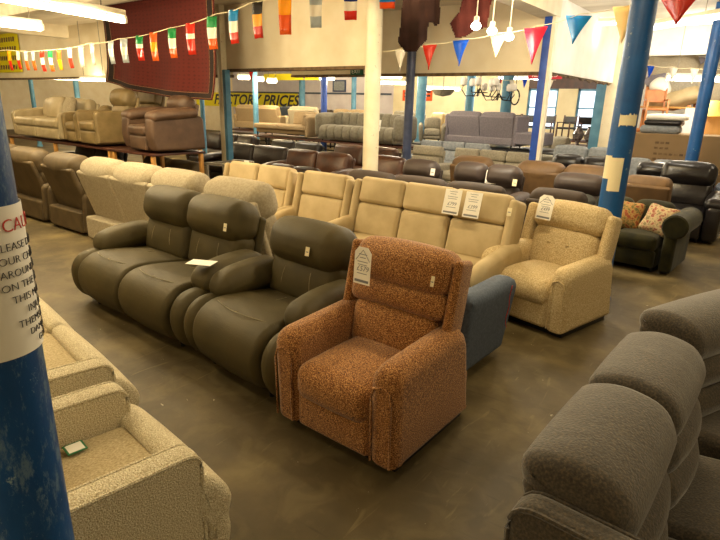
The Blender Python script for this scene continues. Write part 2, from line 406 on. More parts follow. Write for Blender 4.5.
def scuffs(mt):
    N = mt.node_tree.nodes; L = mt.node_tree.links; b = N['Principled BSDF']; src = b.inputs['Base Color'].links[0].from_socket
    tc = [n for n in N if n.type == 'TEX_COORD'][0]
    for rot, sc_ in ((.5, 16), (-.7, 19), (.1, 30)):
        mp = N.new('ShaderNodeMapping'); mp.inputs['Scale'].default_value = (1, 1, .35); mp.inputs['Rotation'].default_value = (rot, rot, 0); L.new(tc.outputs['Object'], mp.inputs[0])
        n = N.new('ShaderNodeTexNoise'); n.inputs['Scale'].default_value = sc_; n.inputs['Detail'].default_value = 9; n.inputs['Roughness'].default_value = .8; L.new(mp.outputs[0], n.inputs['Vector'])
        r = N.new('ShaderNodeValToRGB'); r.color_ramp.elements[0].position = .555; r.color_ramp.elements[1].position = .63; r.color_ramp.elements[1].color = (.5, .5, .5, 1); L.new(n.outputs['Fac'], r.inputs[0])
        mx = N.new('ShaderNodeMix'); mx.data_type = 'RGBA'; L.new(r.outputs[0], mx.inputs['Factor']); L.new(src, mx.inputs['A']); mx.inputs['B'].default_value = lin('#7d97a5'); src = mx.outputs['Result']
    L.new(src, b.inputs['Base Color'])
m_bluescuff = chippy('scuffed_blue_paint', '#0d3f76', '#134f8e', '#8da4ae'); scuffs(m_bluescuff)
m_whitechip = chippy('chipped_white_paint', '#e5d8b8', '#f2e8cc', '#7a6a4c')

col_near = column('steel_column', 'scuffed blue round column at the left edge carrying the paper caution notice', -1.055, .305, .075, m_bluescuff)
col_mid = column('steel_column', 'tall blue round column rising behind the cream recliner armchair', -1.12, 5.30, .105, m_bluechip)
col_right = column('steel_column', 'blue round column at the right edge in front of the big cardboard box', -1.15, 10.98, .10, m_bluechip)
col_white = column('cast_column', 'thick cream painted pipe column standing behind the cream sofas', -5.14, 7.02, .125, m_whitechip)
col_purple = column('steel_column', 'dark navy painted column under the hanging dark hide', -5.75, 9.05, .085, m_navy)
col_post = column('timber_post', 'slim post painted royal blue with white edge right of the grey-backed sofa', -3.25, 9.1, .06, m_rblue, square=True)
b_ = B(); bx(b_, .062, .12, -.06, .06, 0, CZ, .004); obj('white_edge', b_, m_white, col_post, label='white painted side of the post')
col_left = column('timber_post', 'square post half white half pale blue right of the hanging rug', -8.8, 7.1, .065, m_whitechip, square=True)
b_ = B(); bx(b_, .067, .15, -.06, .06, 0, 2.3, .004); obj('blue_half', b_, m_lblue, col_left, label='pale blue painted lower half')
col_d = column('timber_post', 'flaking white post at the end of the white hanging partition', -3.2, 13.5, .12, m_whitechip, square=True)
b_ = B(); bx(b_, -.35, -.13, -.05, .1, 0, 2.3, .004); obj('blue_strip', b_, m_lblue, col_d, label='pale blue painted board beside the post')
for i, (px, Y, r, mt, lb) in enumerate(((255, 12.5, .09, m_lblue, 'pale blue column left of the sand daybed sofa'), (302, 17.5, .13, m_lblue, 'faded teal column standing before the lilac far wall'), (324, 13.5, .1, m_rblue, 'deep blue column above the sage channelled sofa'),
        (354, 17.5, .1, m_lblue, 'light blue column left of the white pipe column'), (422, 14.9, .15, m_lblue, 'wide light blue column right of the navy column'), (471, 15.5, .13, m_lblue, 'blue column behind the hanging wrought iron lights'), (508, 15.0, .15, m_lblue, 'blue column left of the slim royal blue post'),
        (31, 8.6, .07, m_lblue, 'pale blue post behind the ivory leather sofa at far left'), (76, 8.6, .08, m_lblue, 'pale blue post behind the taupe leather recliners'), (201, 8.6, .055, m_lblue, 'short length of blue post seen right of the rug'))):
    p = onY(px, 85, Y); column('steel_column', lb, p.x, p.y, r, mt, z1=CZ)

# ---------------------------------------------------------------- ceiling lights
def tube_light(label, a, b, r=.022, mt=None, power=40, col=WARM, drop=True):
    a = V(a); b = V(b); mid = (a + b) / 2; d = b - a; t = thing('tube_light', label, 'light', mid, math.degrees(math.atan2(d.y, d.x)), 'fluorescent tube lights'); L_ = d.length
    q = B(); bx(q, -L_ / 2, L_ / 2, -.03, .03, .045, .10, .006); obj('batten', q, m_white, t)
    q = B(); tube(q, [(-L_ / 2 + .02, 0, 0), (L_ / 2 - .02, 0, 0)], r, 10); obj('tube', q, mt or m_tube, t)
    q = B(); [bx(q, s * L_ / 2 - .02, s * L_ / 2 + .02, -.02, .02, -.025, .05, .004) for s in (-1, 1)]; obj('end_cap', q, m_white, t)
    if drop:
        q = B(); [tube(q, [(s * L_ * .35, 0, .10), (s * L_ * .35, 0, CZ - mid.z)], .006, 6) for s in (-1, 1)]; obj('hanging_rod', q, m_steel, t)
    if power:
        glow('tube_light_glow', (mid.x, mid.y, mid.z - .16), L_, power * 1.25, col, math.atan2(d.y, d.x))
    return t
tube_light('long bright tube light crossing the top left corner', dep(-75, -8, 4.0), dep(124, 15, 5.6), .03, power=110)
tube_light('shorter bright tube light below the long one at left', dep(-40, 19, 6.5), dep(42, 28, 7.2), .04, power=130)
tube_light('angled white tube light in the top right corner', dep(630, 10, 8.6), dep(712, 44, 7.2), .032, m_tubew, power=36, col=NEUT)
tube_light('level white tube light before the wrapped cushion heap', dep(666, 79, 10.7), dep(730, 79, 10.7), .045, m_tubew, power=70, col=NEUT)
tube_light('white tube light behind the royal blue post', dep(498, 78, 16), dep(548, 79, 16), .03, m_tubew, power=90, col=NEUT)
tube_light('small white tube light right of the royal blue post', dep(557, 79, 20), dep(569, 79, 20), .03, m_tubew, power=60, col=NEUT)
tube_light('hazy tube light under the far partition', dep(427, 89, 18), dep(460, 89, 18), .05, power=90, col=NEUT)
tube_light('tube light right of the white pipe column, upper', dep(376, 76, 17), dep(402, 77, 17), .06, power=60)
tube_light('tube light right of the white pipe column, lower', dep(372, 83, 15), dep(411, 83, 15), .04, power=60)
tube_light('tube light near the far yellow banner, left end', dep(238, 77, 16), dep(250, 78, 16), .06, power=50)
tube_light('tube light near the far yellow banner, middle', dep(256, 79, 17), dep(264, 80, 17), .06, power=40)
tube_light('tube light near the far yellow banner, right end', dep(267, 81, 18), dep(277, 81, 18), .06, power=40)
tube_light('tube light beside the deep blue column', dep(319, 78, 17), dep(335, 78, 17), .06, power=40)
tube_light('tube light low behind the left partition', dep(53, 78, 15), dep(80, 79, 15), .04, power=50, drop=True)
tube_light('tube light behind the left partition beside the rug', dep(80, 79, 13), dep(108, 81, 13), .03, power=50, drop=True)
for i, (px, py) in enumerate(((476, 26), (492, 31), (509, 37))):
    p = dep(px, py, 6.3 + i * .1)
    t = thing('spotlight_lamp', ['left', 'middle', 'right'][i] + ' bulb of the row of three bright ceiling bulbs', 'light', p, 0, 'three ceiling bulbs')
    q = B(); lathe(q, [(.012, -.045), (.045, -.032), (.062, 0), (.045, .032), (.02, .045)], n=14); obj('bulb', q, m_tubew, t)
    q = B(); lathe(q, [(.022, .04), (.03, .05), (.03, .1), (.012, .11)], n=12); obj('lamp_holder', q, m_white, t)
    q = B(); tube(q, [(0, 0, .1), (0, 0, CZ - p.z)], .006, 6); obj('cable', q, m_white, t)
    glow('bulb_glow_round', (p.x, p.y, p.z - .16), .02, 14, NEUT); area('bulb_glow', (p.x, p.y, p.z - .07), .12, .12, 14, NEUT)
# lamps of the hall outside the picture, over and behind the photographer
for (x, y, w_) in ((-4.5, .5, 'the beige boucle sofa'), (-1.2, 3.4, 'the slate blue armchair'), (2.0, 2.0, 'the charcoal corner sofa seats'), (-4.2, 6.0, 'the low taupe brown sofa'), (-9, 2.5, 'the aisle before the brown suede sofa'), (1.5, 7.0, 'the bare floor right of the olive velvet sofa'), (-1.5, -2, 'the floor behind the photographer')):
    tube_light('added ceiling tube light above ' + w_, (x - .75, y, 3.25), (x + .75, y, 3.25), power=0, drop=False)
    area('unseen_tube_glow', (x, y, 3.2), 1.5, .12, 44, WARM)

for (x, y, w_) in ((-11, 9.6, 'the black leather sofa by the daybed rack'), (-7.2, 10.6, 'the light grey fabric armchair'), (-3.6, 11.6, 'the pale blue grey two seat sofa'), (-14, 11, 'the floor left of the daybed rack'), (-9.5, 15, 'the gap before the dull yellow sofa'), (-14.5, 15, 'the sand sofas of the second rack'), (-6, 17, 'the dark chairs by the windows'), (-20, 10, 'the far left bay'), (-1.2, 12.2, 'the cardboard box'), (1.2, 9.5, 'the far right aisle'), (-17, 18.5, 'the far rack before the lilac wall'), (-11, 18.8, 'the far cream wall'), (-25, 12, 'the empty floor of the far left bay'), (-28.5, 17, 'the far left corner')):  # unseen tubes added to brighten the far bays and their walls
    tube_light('added ceiling tube light above ' + w_, (x - .75, y, 3.3), (x + .75, y, 3.3), power=0, drop=False)
    glow('unseen_tube_glow', (x, y, 3.12), 1.5, 110 if x < -5 else 42, NEUT if x > -12 else WARM)
for (x, y, w_) in ((-12.5, 3.2, 'the aisle before the ivory sofa'), (-7.0, 4.6, 'the gap left of the cream loveseat'), (-2.4, 6.8, 'the charcoal armchairs'), (-17, 4.5, 'the far left aisle')):  # extra warm tubes, added to lift the light on the hanging partitions
    tube_light('added ceiling tube light above ' + w_, (x - .75, y, 3.3), (x + .75, y, 3.3), power=0, drop=False)
    glow('unseen_tube_glow', (x, y, 3.12), 1.5, 115, WARM)

# ---------------------------------------------------------------- upholstery builder
def line(p0, u, t): return p0 + u * t
def seating(name, label, cat, loc, rz, n, sw, aw, mt, d=.92, sh=.45, bh=.95, ah=.60, tilt=14, back='roll', arm='pad', seat='chaise', group=None, mt2=None, stitch=None, skirt=False, arms=(1, 1), feet=.05, mats=None, wings=False, aw2=None, bmat=None, thick=.2):
    t = thing(name, label, cat, loc, rz, group); mt2 = mt2 or mt; bmat = bmat or mt
    W = n * sw; y0 = -d / 2; y1 = d / 2
    a = rad(tilt); u = V((0, sin(a), cos(a))); nrm = V((0, -cos(a), sin(a)))       # up the back, out of its front
    piv = V((0, y1 - .10 - tan(a) * (bh - sh), sh - .04)); L_ = (bh - sh + .04) / cos(a)
    R_ = rx(-tilt)
    q = B(); rb(q, (0, .03, feet + (sh - .14 - feet) / 2), (W + .02, d - .14, sh - .14 - feet), .03, k=2); obj('base', q, mt2, t)
    if feet > .03:
        for sx in (-1, 1):
            for yy in (y0 + .12, y1 - .14):
                q = B(); lathe(q, [(.018, 0), (.026, feet + .02)], (sx * (W / 2 - .04), yy, 0), 10); obj('foot', q, m_black, t)
    for i in range(n):
        xc = -W / 2 + sw * (i + .5); x0 = xc - sw / 2 + .006; x1 = xc + sw / 2 - .006
        yb = piv.y - .02
        q = B()
        if seat == 'chaise':
            prof(q, [(yb, sh - .17), (yb, sh - .03), (yb - .12, sh), (y0 + .28, sh + .035), (y0 + .12, sh + .03), (y0 + .01, sh - .035), (y0 - .035, sh - .14), (y0 - .02, sh - .26), (y0 + .04, .09), (y0 + .10, .06), (y0 + .16, .10), (y0 + .2, sh - .2)], x0, x1, .045, 3, bulge=.015)
            obj('seat_cushion', q, mt, t)
        elif seat == 'cushion':
            rb(q, (xc, (y0 + yb) / 2 + .0, sh - .085), (sw - .012, yb - y0 + .03, .17), .055, (0, .015, .025)); obj('seat_cushion', q, mt, t)
            q = B(); rb(q, (xc, y0 + .05, feet + (sh - .17 - feet) / 2 + .005), (sw - .012, .09, sh - .18 - feet), .03, (0, .02, 0)); obj('footrest', q, mt, t)
        elif seat == 'bench':
            rb(q, (xc, (y0 + yb) / 2, sh - .07), (sw - .008, yb - y0 + .02, .14), .04, (0, .01, .02)); obj('seat_cushion', q, mt, t)
        if stitch:
            q = B(); zz = sh + .036
            pts = [(x0 + .03 + (x1 - x0 - .06) * j / 14, y0 + .15 - .07 * sin(pi * j / 14), zz + .013 * sin(pi * j / 14) - .004) for j in range(15)]
            tube(q, pts, .0028, 5); so = obj('seat_stitching', q, stitch, t)
            q = B(); tube(q, [(xc, y0 + .085 + .06 * j, sh + .046 - .0035 * abs(j - 2)) for j in range(8)], .0028, 5); obj('centre_stitching', q, stitch, t)
        # back
        f = .56 if back in ('roll', 'panel') else 1
        if back == 'roll':
            cc = line(piv, u, L_ * f / 2) + nrm * .02
            q = B(); rb(q, (xc, cc.y, cc.z), (sw - .02, thick, L_ * f + .04), .07, (.0, .045, .0), rot=R_); bk = obj('backrest', q, mt, t)
            if stitch:
                for sx in (-.5, .5):
                    q = B(); pts = [V((xc + sx * sw * .44 * (1 - .2 * k / 8), 0, 0)) + line(piv, u, L_ * f * (.12 + .8 * k / 8)) + nrm * (.02 + thick / 2 + .045 * (1 - (sx * .88) ** 2) * (1 - ((k / 4) - 1) ** 2 * .8) + .001) for k in range(9)]
                    tube(q, pts, .0028, 5); obj('back_stitching', q, stitch, bk)
            hh = L_ * (1 - f) + .05; ch = line(piv, u, L_ * f + hh / 2 - .03) + nrm * .05
            q = B(); rb(q, (xc, ch.y, ch.z), (sw - .004, thick + .09, hh + .02), .11, (.01, .05, .02), rot=R_); obj('headrest', q, mt, bk)
        elif back == 'panel':
            cc = line(piv, u, L_ * f / 2) + nrm * .02
            q = B(); rb(q, (xc, cc.y, cc.z), (sw - .014, thick * .8, L_ * f), .045, (0, .02, 0), rot=R_); bk = obj('backrest', q, mt, t)
            hh = L_ * (1 - f); ch = line(piv, u, L_ * f + hh / 2) + nrm * .025
            q = B(); rb(q, (xc, ch.y, ch.z), (sw - .012, thick * .85, hh), .045, (0, .02, 0), rot=R_); obj('headrest', q, mt, bk)
        elif back == 'dhead':
            for k_, (f0, f1, pf) in enumerate(((0, .34, .03), (.28, .64, .05))):
                cc = line(piv, u, L_ * (f0 + f1) / 2) + nrm * (.03 + .02 * k_)
                q = B(); rb(q, (xc, cc.y, cc.z), (sw - .03, .17, L_ * (f1 - f0)), .075, (.0, .045, .0), rot=R_); bk = obj('backrest' if k_ == 0 else 'lumbar_cushion', q, mt, t)
            P2 = []
            for (f_, o_, r_) in ((.56, -.09, .04), (1.0, -.10, .05), (1.03, .03, .09), (.90, .165, .12), (.66, .185, .12), (.54, .10, .08)):
                v_ = line(piv, u, L_ * f_) + nrm * o_; P2.append((v_.y, v_.z, r_))
            q = B(); prof(q, rpoly(P2), xc - sw / 2 + .004, xc + sw / 2 - .004, .05, 0, bulge=.006, nx=8); obj('headrest', q, mt, t)
        elif back == 'plain':
            cc = line(piv, u, L_ / 2) + nrm * .03
            q = B(); rb(q, (xc, cc.y, cc.z), (sw - .01, thick + .02, L_), .085, (0, .05, .02), rot=R_); obj('backrest', q, mt, t)
        elif back == 'tub':
            cc = line(piv, u, L_ / 2) + nrm * .03
            q = B(); rb(q, (xc, cc.y, cc.z), (sw + aw * .8, thick, L_), .09, (0, .02, .05), rot=R_, fn=lambda p, s=sw: V((p.x, p.y - .5 * p.x ** 2, p.z - .25 * p.x ** 2))); obj('backrest', q, mt, t)
        # rear shell
        if back != 'none':
            s0 = line(piv, u, L_ * .46) - nrm * (thick / 2 + .0); hs = L_ * .86 + .12
            s1 = s0 - u * .06
            q = B(); rb(q, (xc, s1.y, s1.z), (sw - .01, .07, hs), .03, (0, .01, 0), rot=R_, k=3); sc_ = obj('back_panel', q, bmat, t)
            if skirt:
                q = B(); rb(q, (xc, y1 - .19, .23), (sw - .05, .03, .38), .012, rot=rx(-4), k=2); obj('skirt', q, bmat, sc_)
    if wings:
        for s in (-1, 1):
            cc = line(piv, u, L_ * .47) - nrm * .0
            q = B(); rb(q, (s * (W / 2 + .035), cc.y, cc.z), (.075, thick + .06, L_ * .94), .035, (.01, 0, 0), rot=R_); obj('back_wing', q, mt, t)
    for s, on in zip((-1, 1), arms):
        if not on: continue
        xa = s * (W / 2 + aw / 2); xo = s * (W / 2 + aw); g = (xa - aw / 2, xa + aw / 2)
        if arm == 'cap':
            yb_ = piv.y
            q = B(); prof(q, [(y1 - .10, sh - .17), (y1 - .12, sh + .02), (yb_ - .12, sh + .03), (y0 + .28, sh + .02), (y0 + .12, sh + .01), (y0 + .03, sh - .045), (y0 - .012, sh - .14), (y0 - .0, sh - .26), (y0 + .05, .09), (y0 + .11, .06), (y0 + .2, .05), (y1 - .12, .05)], g[0] + .004, g[1] - .004, .055, 3, bulge=.01); ao = obj('arm', q, mt, t)
            L2 = d - .36
            q = B(); rb(q, (xa - s * .02, y0 + .20 + L2 / 2, ah - .035), (aw + .10, L2, .17), .08, (.01, .01, .03), rot=rx(5), k=6, fn=lambda p: V((p.x * (1 - .12 * (p.y < 0) * abs(p.y) / .25), p.y, p.z - .35 * max(0, -p.y - .10) ** 1.7 - .3 * p.x * p.x))); obj('arm_pad', q, mt, ao)
        elif arm == 'pad':
            q = B(); prof(q, rpoly([(y0 + .05, .05, .05), (y0 - .01, .25, .12), (y0 + .02, ah - .06, .08), (y1 - .08, ah - .05, .08), (y1 - .06, .05, .04)]), g[0] + .01, g[1] - .005, .04, 0, bulge=.012); ao = obj('arm', q, mt, t)
            q = B(); L2 = d - .18
            rb(q, (xa, y0 + L2 / 2 + .01, ah - .02), (aw + .07, L2, .15), .07, (.01, .0, .03), rot=rx(4), fn=lambda p: V((p.x * (1 - .10 * (p.y < 0) * abs(p.y)), p.y, p.z - .16 * max(0, -p.y - .18) ** 1.3 - .1 * p.x * p.x))); obj('arm_pad', q, mt, ao)
        elif arm == 'box':
            q = B(); prof(q, rpoly([(y0, .06, .03), (y0 - .01, ah, .09), (y1 - .03, ah, .08), (y1 - .06, .06, .03)]), g[0], g[1], min(.04, aw * .4), 0, bulge=.006); obj('arm', q, mt, t)
        elif arm == 'slab':
            sp = rpoly([(y0, .05, .02), (y0 - .005, ah, .06), (y1 - .03, ah + .02, .08), (y1 - .06, .05, .03)])
            q = B(); prof(q, sp, g[0], g[1], .024, 0, bulge=.004); ao = obj('arm', q, mt, t)
            for gx in (g[0] + .006, g[1] - .006):
                q = B(); tube(q, [(gx, a_ * .995 + .0, b_ - .004) for a_, b_ in sp], .0075, 6, True); obj('piping', q, mt, ao)
        elif arm == 'low':
            q = B(); prof(q, rpoly([(y0 + .02, .06, .03), (y0 - .01, ah - .04, .14), (y1 - .25, ah + .03, .3), (y1 - .08, ah - .02, .1), (y1 - .06, .06, .03)]), g[0], g[1], min(.05, aw * .45), 0, bulge=.008); obj('arm', q, mt, t)
        elif arm == 'slope':
            q = B(); prof(q, rpoly([(y0 + .06, .06, .05), (y0 - .03, ah - .02, .12), (y1 - .25, ah - .02, .2), (y1, ah + .02, .08), (y1 - .05, .06, .03)]), g[0], g[1], .06, 0, bulge=.01, fn=lambda p, s=s, xa=xa: V((p.x + s * .10 * max(0, p.z - .2), p.y, p.z))); obj('arm', q, mt, t)
        elif arm == 'round':
            q = B(); rb(q, (xa, .0, ah / 2 - .02), (aw * .6, d - .08, ah - .1), .04); ao = obj('arm', q, mt, t)
            q = B(); tube(q, [(xa + s * .03, y0 + .0, ah - .1), (xa + s * .03, y0 + .015, ah - .1), (xa + s * .03, y1 - .1, ah - .1), (xa + s * .02, y1 - .03, ah - .1)], [aw * .52, aw * .6, aw * .6, aw * .4], 20); obj('arm_roll', q, mt, ao)
    return t

def tagcard(label, loc, rz, w_=.04, h=.07, tilt=0, kind='small', group=None, price=None, mt=None):
    """paper price card standing upright, text to its front (-y)"""
    t = thing('price_tag', label, 'price tag', loc, rz, group)
    m4 = MX.Rotation(rad(90 - tilt), 4, 'X')
    q = B(); bx(q, -w_ / 2, w_ / 2, -.0008, .0008, 0, h, 0)
    if kind == 'big':
        q.free(); q = B()
        vs = [(-w_ / 2, 0), (w_ / 2, 0), (w_ / 2, h * .86), (w_ * .28, h), (-w_ * .28, h), (-w_ / 2, h * .86)]
        f1 = [q.verts.new((x, -.0008, z)) for x, z in vs]; f2 = [q.verts.new((x, .0008, z)) for x, z in vs]
        q.faces.new(f1); q.faces.new(f2[::-1])
        for i in range(6): q.faces.new((f1[i], f1[(i + 1) % 6], f2[(i + 1) % 6], f2[i]))
    q.transform(MX.Rotation(rad(-tilt), 4, 'X'))
    cd_ = obj('card', q, mt or m_paper, t, smooth=False)
    q = B()
    if kind in ('big', 'sheet'):
        top = .80 if kind == 'big' else .9
        rows = [(top - .0, .5), (top - .09, .36), (top - .2, .62), (top - .28, .55), (.28, .6)]
        for z, ww in rows: bx(q, -w_ * ww / 2, w_ * ww / 2, -.0016, -.0009, h * z, h * (z + .018))
        bx(q, -w_ * .42, w_ * .42, -.0016, -.0009, h * .05, h * .12)
        if kind == 'big':
            tube(q, [(-w_ * .42, -.0016, h * .64), (-.0, -.0016, h * .93), (w_ * .42, -.0016, h * .64)], .0022, 4)
        if price:
            q.transform(MX.Rotation(rad(-tilt), 4, 'X')); obj('printed_lines', q, m_greyink, t, smooth=False); q = None
            mw = MX.Rotation(rad(-tilt), 4, 'X') @ MX.Translation((w_ * .02, -.0012, h * .36)) @ MX.Rotation(rad(90), 4, 'X')
            text('price', price, h * .2, m_greyink, mw, t, shear=.2)
    if q is not None:
        if kind == 'small': bx(q, -w_ * .3, w_ * .3, -.0016, -.0009, h * .4, h * .5)
        q.transform(MX.Rotation(rad(-tilt), 4, 'X')); obj('printed_lines', q, m_greyink, t, smooth=False)
    return t
#@@SCENE
# ---------------------------------------------------------------- riser recliners (rust tweed, cream chenille)
def riser(name, label, loc, rz, mt, W=.80, d=.82, aw=.17, sh=.47, ah=.62, rolls=((.30, .05), (.14, .06), (.24, .075)), tilt=13, bh=1.0, buttons=False, wing=.05, wl=1.0):
    t = thing(name, label, 'armchair', loc, rz); y0 = -d / 2; y1 = d / 2; sw = W - 2 * aw
    a = rad(tilt); u = V((0, sin(a), cos(a))); nrm = V((0, -cos(a), sin(a))); R_ = rx(-tilt)
    q = B(); rb(q, (0, .02, .17), (W - .08, d - .10, .24), .02, k=2); obj('base', q, mt, t)
    q = B(); bx(q, -W / 2 + .05, W / 2 - .05, y0 + .08, y1 - .06, 0, .05, .004); obj('plinth', q, m_black, t, label='dark recessed plinth')
    q = B(); rb(q, (0, y0 + .30, sh - .10), (sw + .01, .66, .21), .075, (0, .02, .035), k=6); obj('seat_cushion', q, mt, t)
    q = B(); rb(q, (0, y0 + .05, .21), (sw + .0, .10, .30), .03, (0, .015, 0)); obj('footrest', q, mt, t)
    for s in (-1, 1):
        xa = s * (W / 2 - aw / 2)
        q = B(); prof(q, rpoly([(y0 + .01, .055, .02), (y0 - .012, ah, .10), (y1 - .16, ah + .03, .12), (y1 - .06, .055, .04)]), xa - aw / 2, xa + aw / 2, .05, 0, bulge=.006, nx=6,
                      fn=lambda p, xa=xa, s=s: V((p.x + s * .015 * max(0, (p.z - .3)), p.y, p.z + (.02 * max(0, 1 - ((p.x - xa) / (aw / 2)) ** 2)) * (p.z > ah - .12)))); ao = obj('arm', q, mt, t)
        q = B(); x_ = aw / 2 - .028; pts = [(xa - x_, y0 - .012, .08), (xa - x_, y0 - .020, ah - .14), (xa - x_ * .8, y0 - .016, ah - .09), (xa, y0 - .012, ah - .07), (xa + x_ * .8, y0 - .016, ah - .09), (xa + x_, y0 - .020, ah - .14), (xa + x_, y0 - .012, .08)]
        tube(q, pts, .006, 6); obj('piping', q, mt, ao)
    piv = V((0, y1 - .12 - tan(a) * (bh - sh), sh - .06)); L_ = (bh - sh + .06) / cos(a); tot = sum(r[0] for r in rolls); s0 = 0
    bw = sw + .15
    for i, (h_, pf) in enumerate(rolls):
        h2 = h_ / tot * L_; c = piv + u * (s0 + h2 / 2) + nrm * (.02 + pf * .5); s0 += h2
        q = B(); rb(q, (0, c.y, c.z), (bw - (.0 if i else .06), .16 + pf, h2 + .035), min(.085, h2 * .48), (.01, .03, .012 if i == len(rolls) - 1 else 0), rot=R_, k=6,
                   fn=lambda p, bw=bw: V((p.x, p.y + .25 * p.x * p.x, p.z - .10 * abs(p.x) ** 2)))
        o = obj('back_cushion' if i < len(rolls) - 1 else 'headrest', q, mt, t)
        if buttons and i == 0:
            for s in (-1, 1):
                q = B(); lathe(q, [(.002, -.006), (.012, -.002), (.012, .003), (.004, .007)], n=12); b_ = piv + u * h2 * .62 + nrm * (.145 + pf * .5)
                q.transform(MX.Translation((s * .09, b_.y, b_.z)) @ MX.Rotation(rad(90 - tilt), 4, 'X')); obj('button', q, mt, o)
    c = piv + u * (L_ * .40) - nrm * .085
    q = B(); rb(q, (0, c.y, c.z), (bw - .02, .07, L_ + .06), .03, (0, .01, 0), rot=R_, k=3); obj('back_panel', q, mt, t)
    for s in (-1, 1):
        c = piv + u * (L_ * (.5 + (1 - wl) * .1)) + nrm * .015
        q = B(); rb(q, (s * (bw / 2 + wing * .35), c.y, c.z), (wing, .20, L_ * .93 * wl), wing * .48, (.01, 0, 0), rot=R_ @ rzm(s * 8)); obj('back_wing', q, mt, t)
    return t

# ---------------------------------------------------------------- foreground
seating('boucle_armchair', 'beige boucle armchair with rolled seat front beside the near blue column', 'armchair', (-1.76, .50, 0), 173, 1, .50, .10, m_boucle, d=.94, sh=.45, bh=.92, ah=.60, arm='slab', seat='none', back='plain')
m_greenl = M('green_edge', '#2f7a4c', None)
ch = bpy.data.objects['boucle_armchair']
def tcushion(t, W, n, sw, d, sh, mt, mt2, ext=.12, full=True):
    y0 = -d / 2
    for i in range(n):
        xc = (-n / 2 + i + .5) * sw
        q = B(); rb(q, (xc, (y0 + .02 + d / 2 - .26) / 2, sh - .07), (sw - .01, d - .28, .14), .04, (0, 0, .02)); obj('seat_cushion', q, mt2, t, label='finely ribbed seat cushion' if mt2 != mt else None)
        ww = (W / n if full else sw)
        xw = (-n / 2 + i + .5) * ww
        q = B(); prof(q, [(y0 + .035, sh - .12), (y0 + .035, sh - .01), (y0 + .02, sh + .02), (y0 - .03, sh + .03), (y0 - ext + .03, sh - .03), (y0 - ext, sh - .10), (y0 - ext + .015, sh - .17), (y0 - ext + .01, sh - .24), (y0 - ext + .03, sh - .33), (y0 - ext + .07, .06), (y0 - .01, .05), (y0 + .0, sh - .2)], xw - ww / 2 + .008, xw + ww / 2 - .008, .035, 3, bulge=.008)
        fr = obj('footrest', q, mt, t)
tcushion(ch, .72, 1, .50, .94, .45, m_boucle, m_weave)
lc = pix(75, 448, .474); a_ = ch.matrix_world if False else MX.Translation(ch.location) @ MX.Rotation(ch.rotation_euler.z, 4, 'Z'); lc = a_.inverted() @ lc
q = B(); bx(q, lc.x - .035, lc.x + .035, lc.y - .035, lc.y + .035, .474, .477); o = obj('care_label', q, m_greenl, ch, label='small white label with green edge')
q = B(); bx(q, lc.x - .028, lc.x + .028, lc.y - .028, lc.y + .028, .4771, .4778); obj('printed_square', q, m_paper, o)
sf = seating('boucle_sofa', 'beige boucle two seat recliner sofa partly behind the near blue column', 'sofa', (-3.20, .76, 0), 171.5, 2, .79, .11, m_boucle, d=.94, sh=.45, bh=.92, ah=.58, arm='slab', seat='none', back='plain')
tcushion(sf, 1.80, 2, .79, .94, .45, m_boucle, m_weave)

green_sofa = seating('recliner_sofa', 'dark olive grey two seat recliner sofa with white paper on its arm', 'sofa', (-3.84, 2.47, 0), -2, 2, .68, .18, m_olivel, d=.92, sh=.44, bh=.94, ah=.57, arm='cap', stitch=m_stitch, thick=.2)
green_chair = seating('recliner_armchair', 'dark olive grey recliner armchair between its matching sofa and the rust armchair', 'armchair', (-2.47, 2.40, 0), -5, 1, .70, .15, m_olivel, d=.92, sh=.44, bh=.91, ah=.57, arm='cap', stitch=m_stitch)
rust = riser('riser_armchair', 'rust brown flecked tweed riser armchair with three roll back', (-1.545, 2.25, 0), -1, m_tweed, bh=.98, ah=.57, W=.82, sh=.44)
cream = riser('riser_armchair', 'cream chenille riser armchair with two buttons before the tall blue column', (-1.36, 4.52, 0), -14, m_creamf, rolls=((.40, .03), (.22, .05)), buttons=True, W=.86, wing=.08, bh=.95, ah=.56, wl=.92, sh=.44)
slate = seating('tub_armchair', 'slate blue fabric armchair with flared arms behind the rust armchair', 'armchair', (-1.78, 3.22, 0), 178, 1, .54, .19, m_slate, d=.74, sh=.42, bh=.62, ah=.62, arm='slope', seat='cushion', back='plain')
q = B(); tube(q, [(x_ , y_, z_) for x_, y_, z_ in ((-1.262, 3.42, .58), (-1.268, 3.41, .50), (-1.272, 3.43, .42), (-1.278, 3.41, .34), (-1.284, 3.43, .29), (-1.286, 3.46, .25))], .003, 6)
tag(obj('red_thread', q, m_red), 'red thread hanging down the outer side of the slate blue armchair', 'thread')

seating('recliner_sofa', 'charcoal chenille corner sofa, near two seats seen from behind', 'sofa', (.095, 1.75, 0), 88, 2, .565, .09, m_grey, d=.92, sh=.45, bh=.90, ah=.80, arm='slab', arms=(1, 0), tilt=15, back='dhead', thick=.12, mt2=m_grey)
seating('corner_seat', 'charcoal chenille corner unit joining the two near seats and the far end', 'sofa', (.20, 2.76, 0), 68, 1, .76, .05, m_grey, d=.92, sh=.45, bh=.90, arms=(0, 0), tilt=15, back='dhead', thick=.12)
seating('recliner_sofa', 'charcoal chenille corner sofa, far end at the right edge', 'sofa', (1.18, 3.22, 0), 12, 1, .80, .05, m_grey, d=.92, sh=.45, bh=.90, arms=(0, 0), tilt=15, back='dhead', thick=.12)

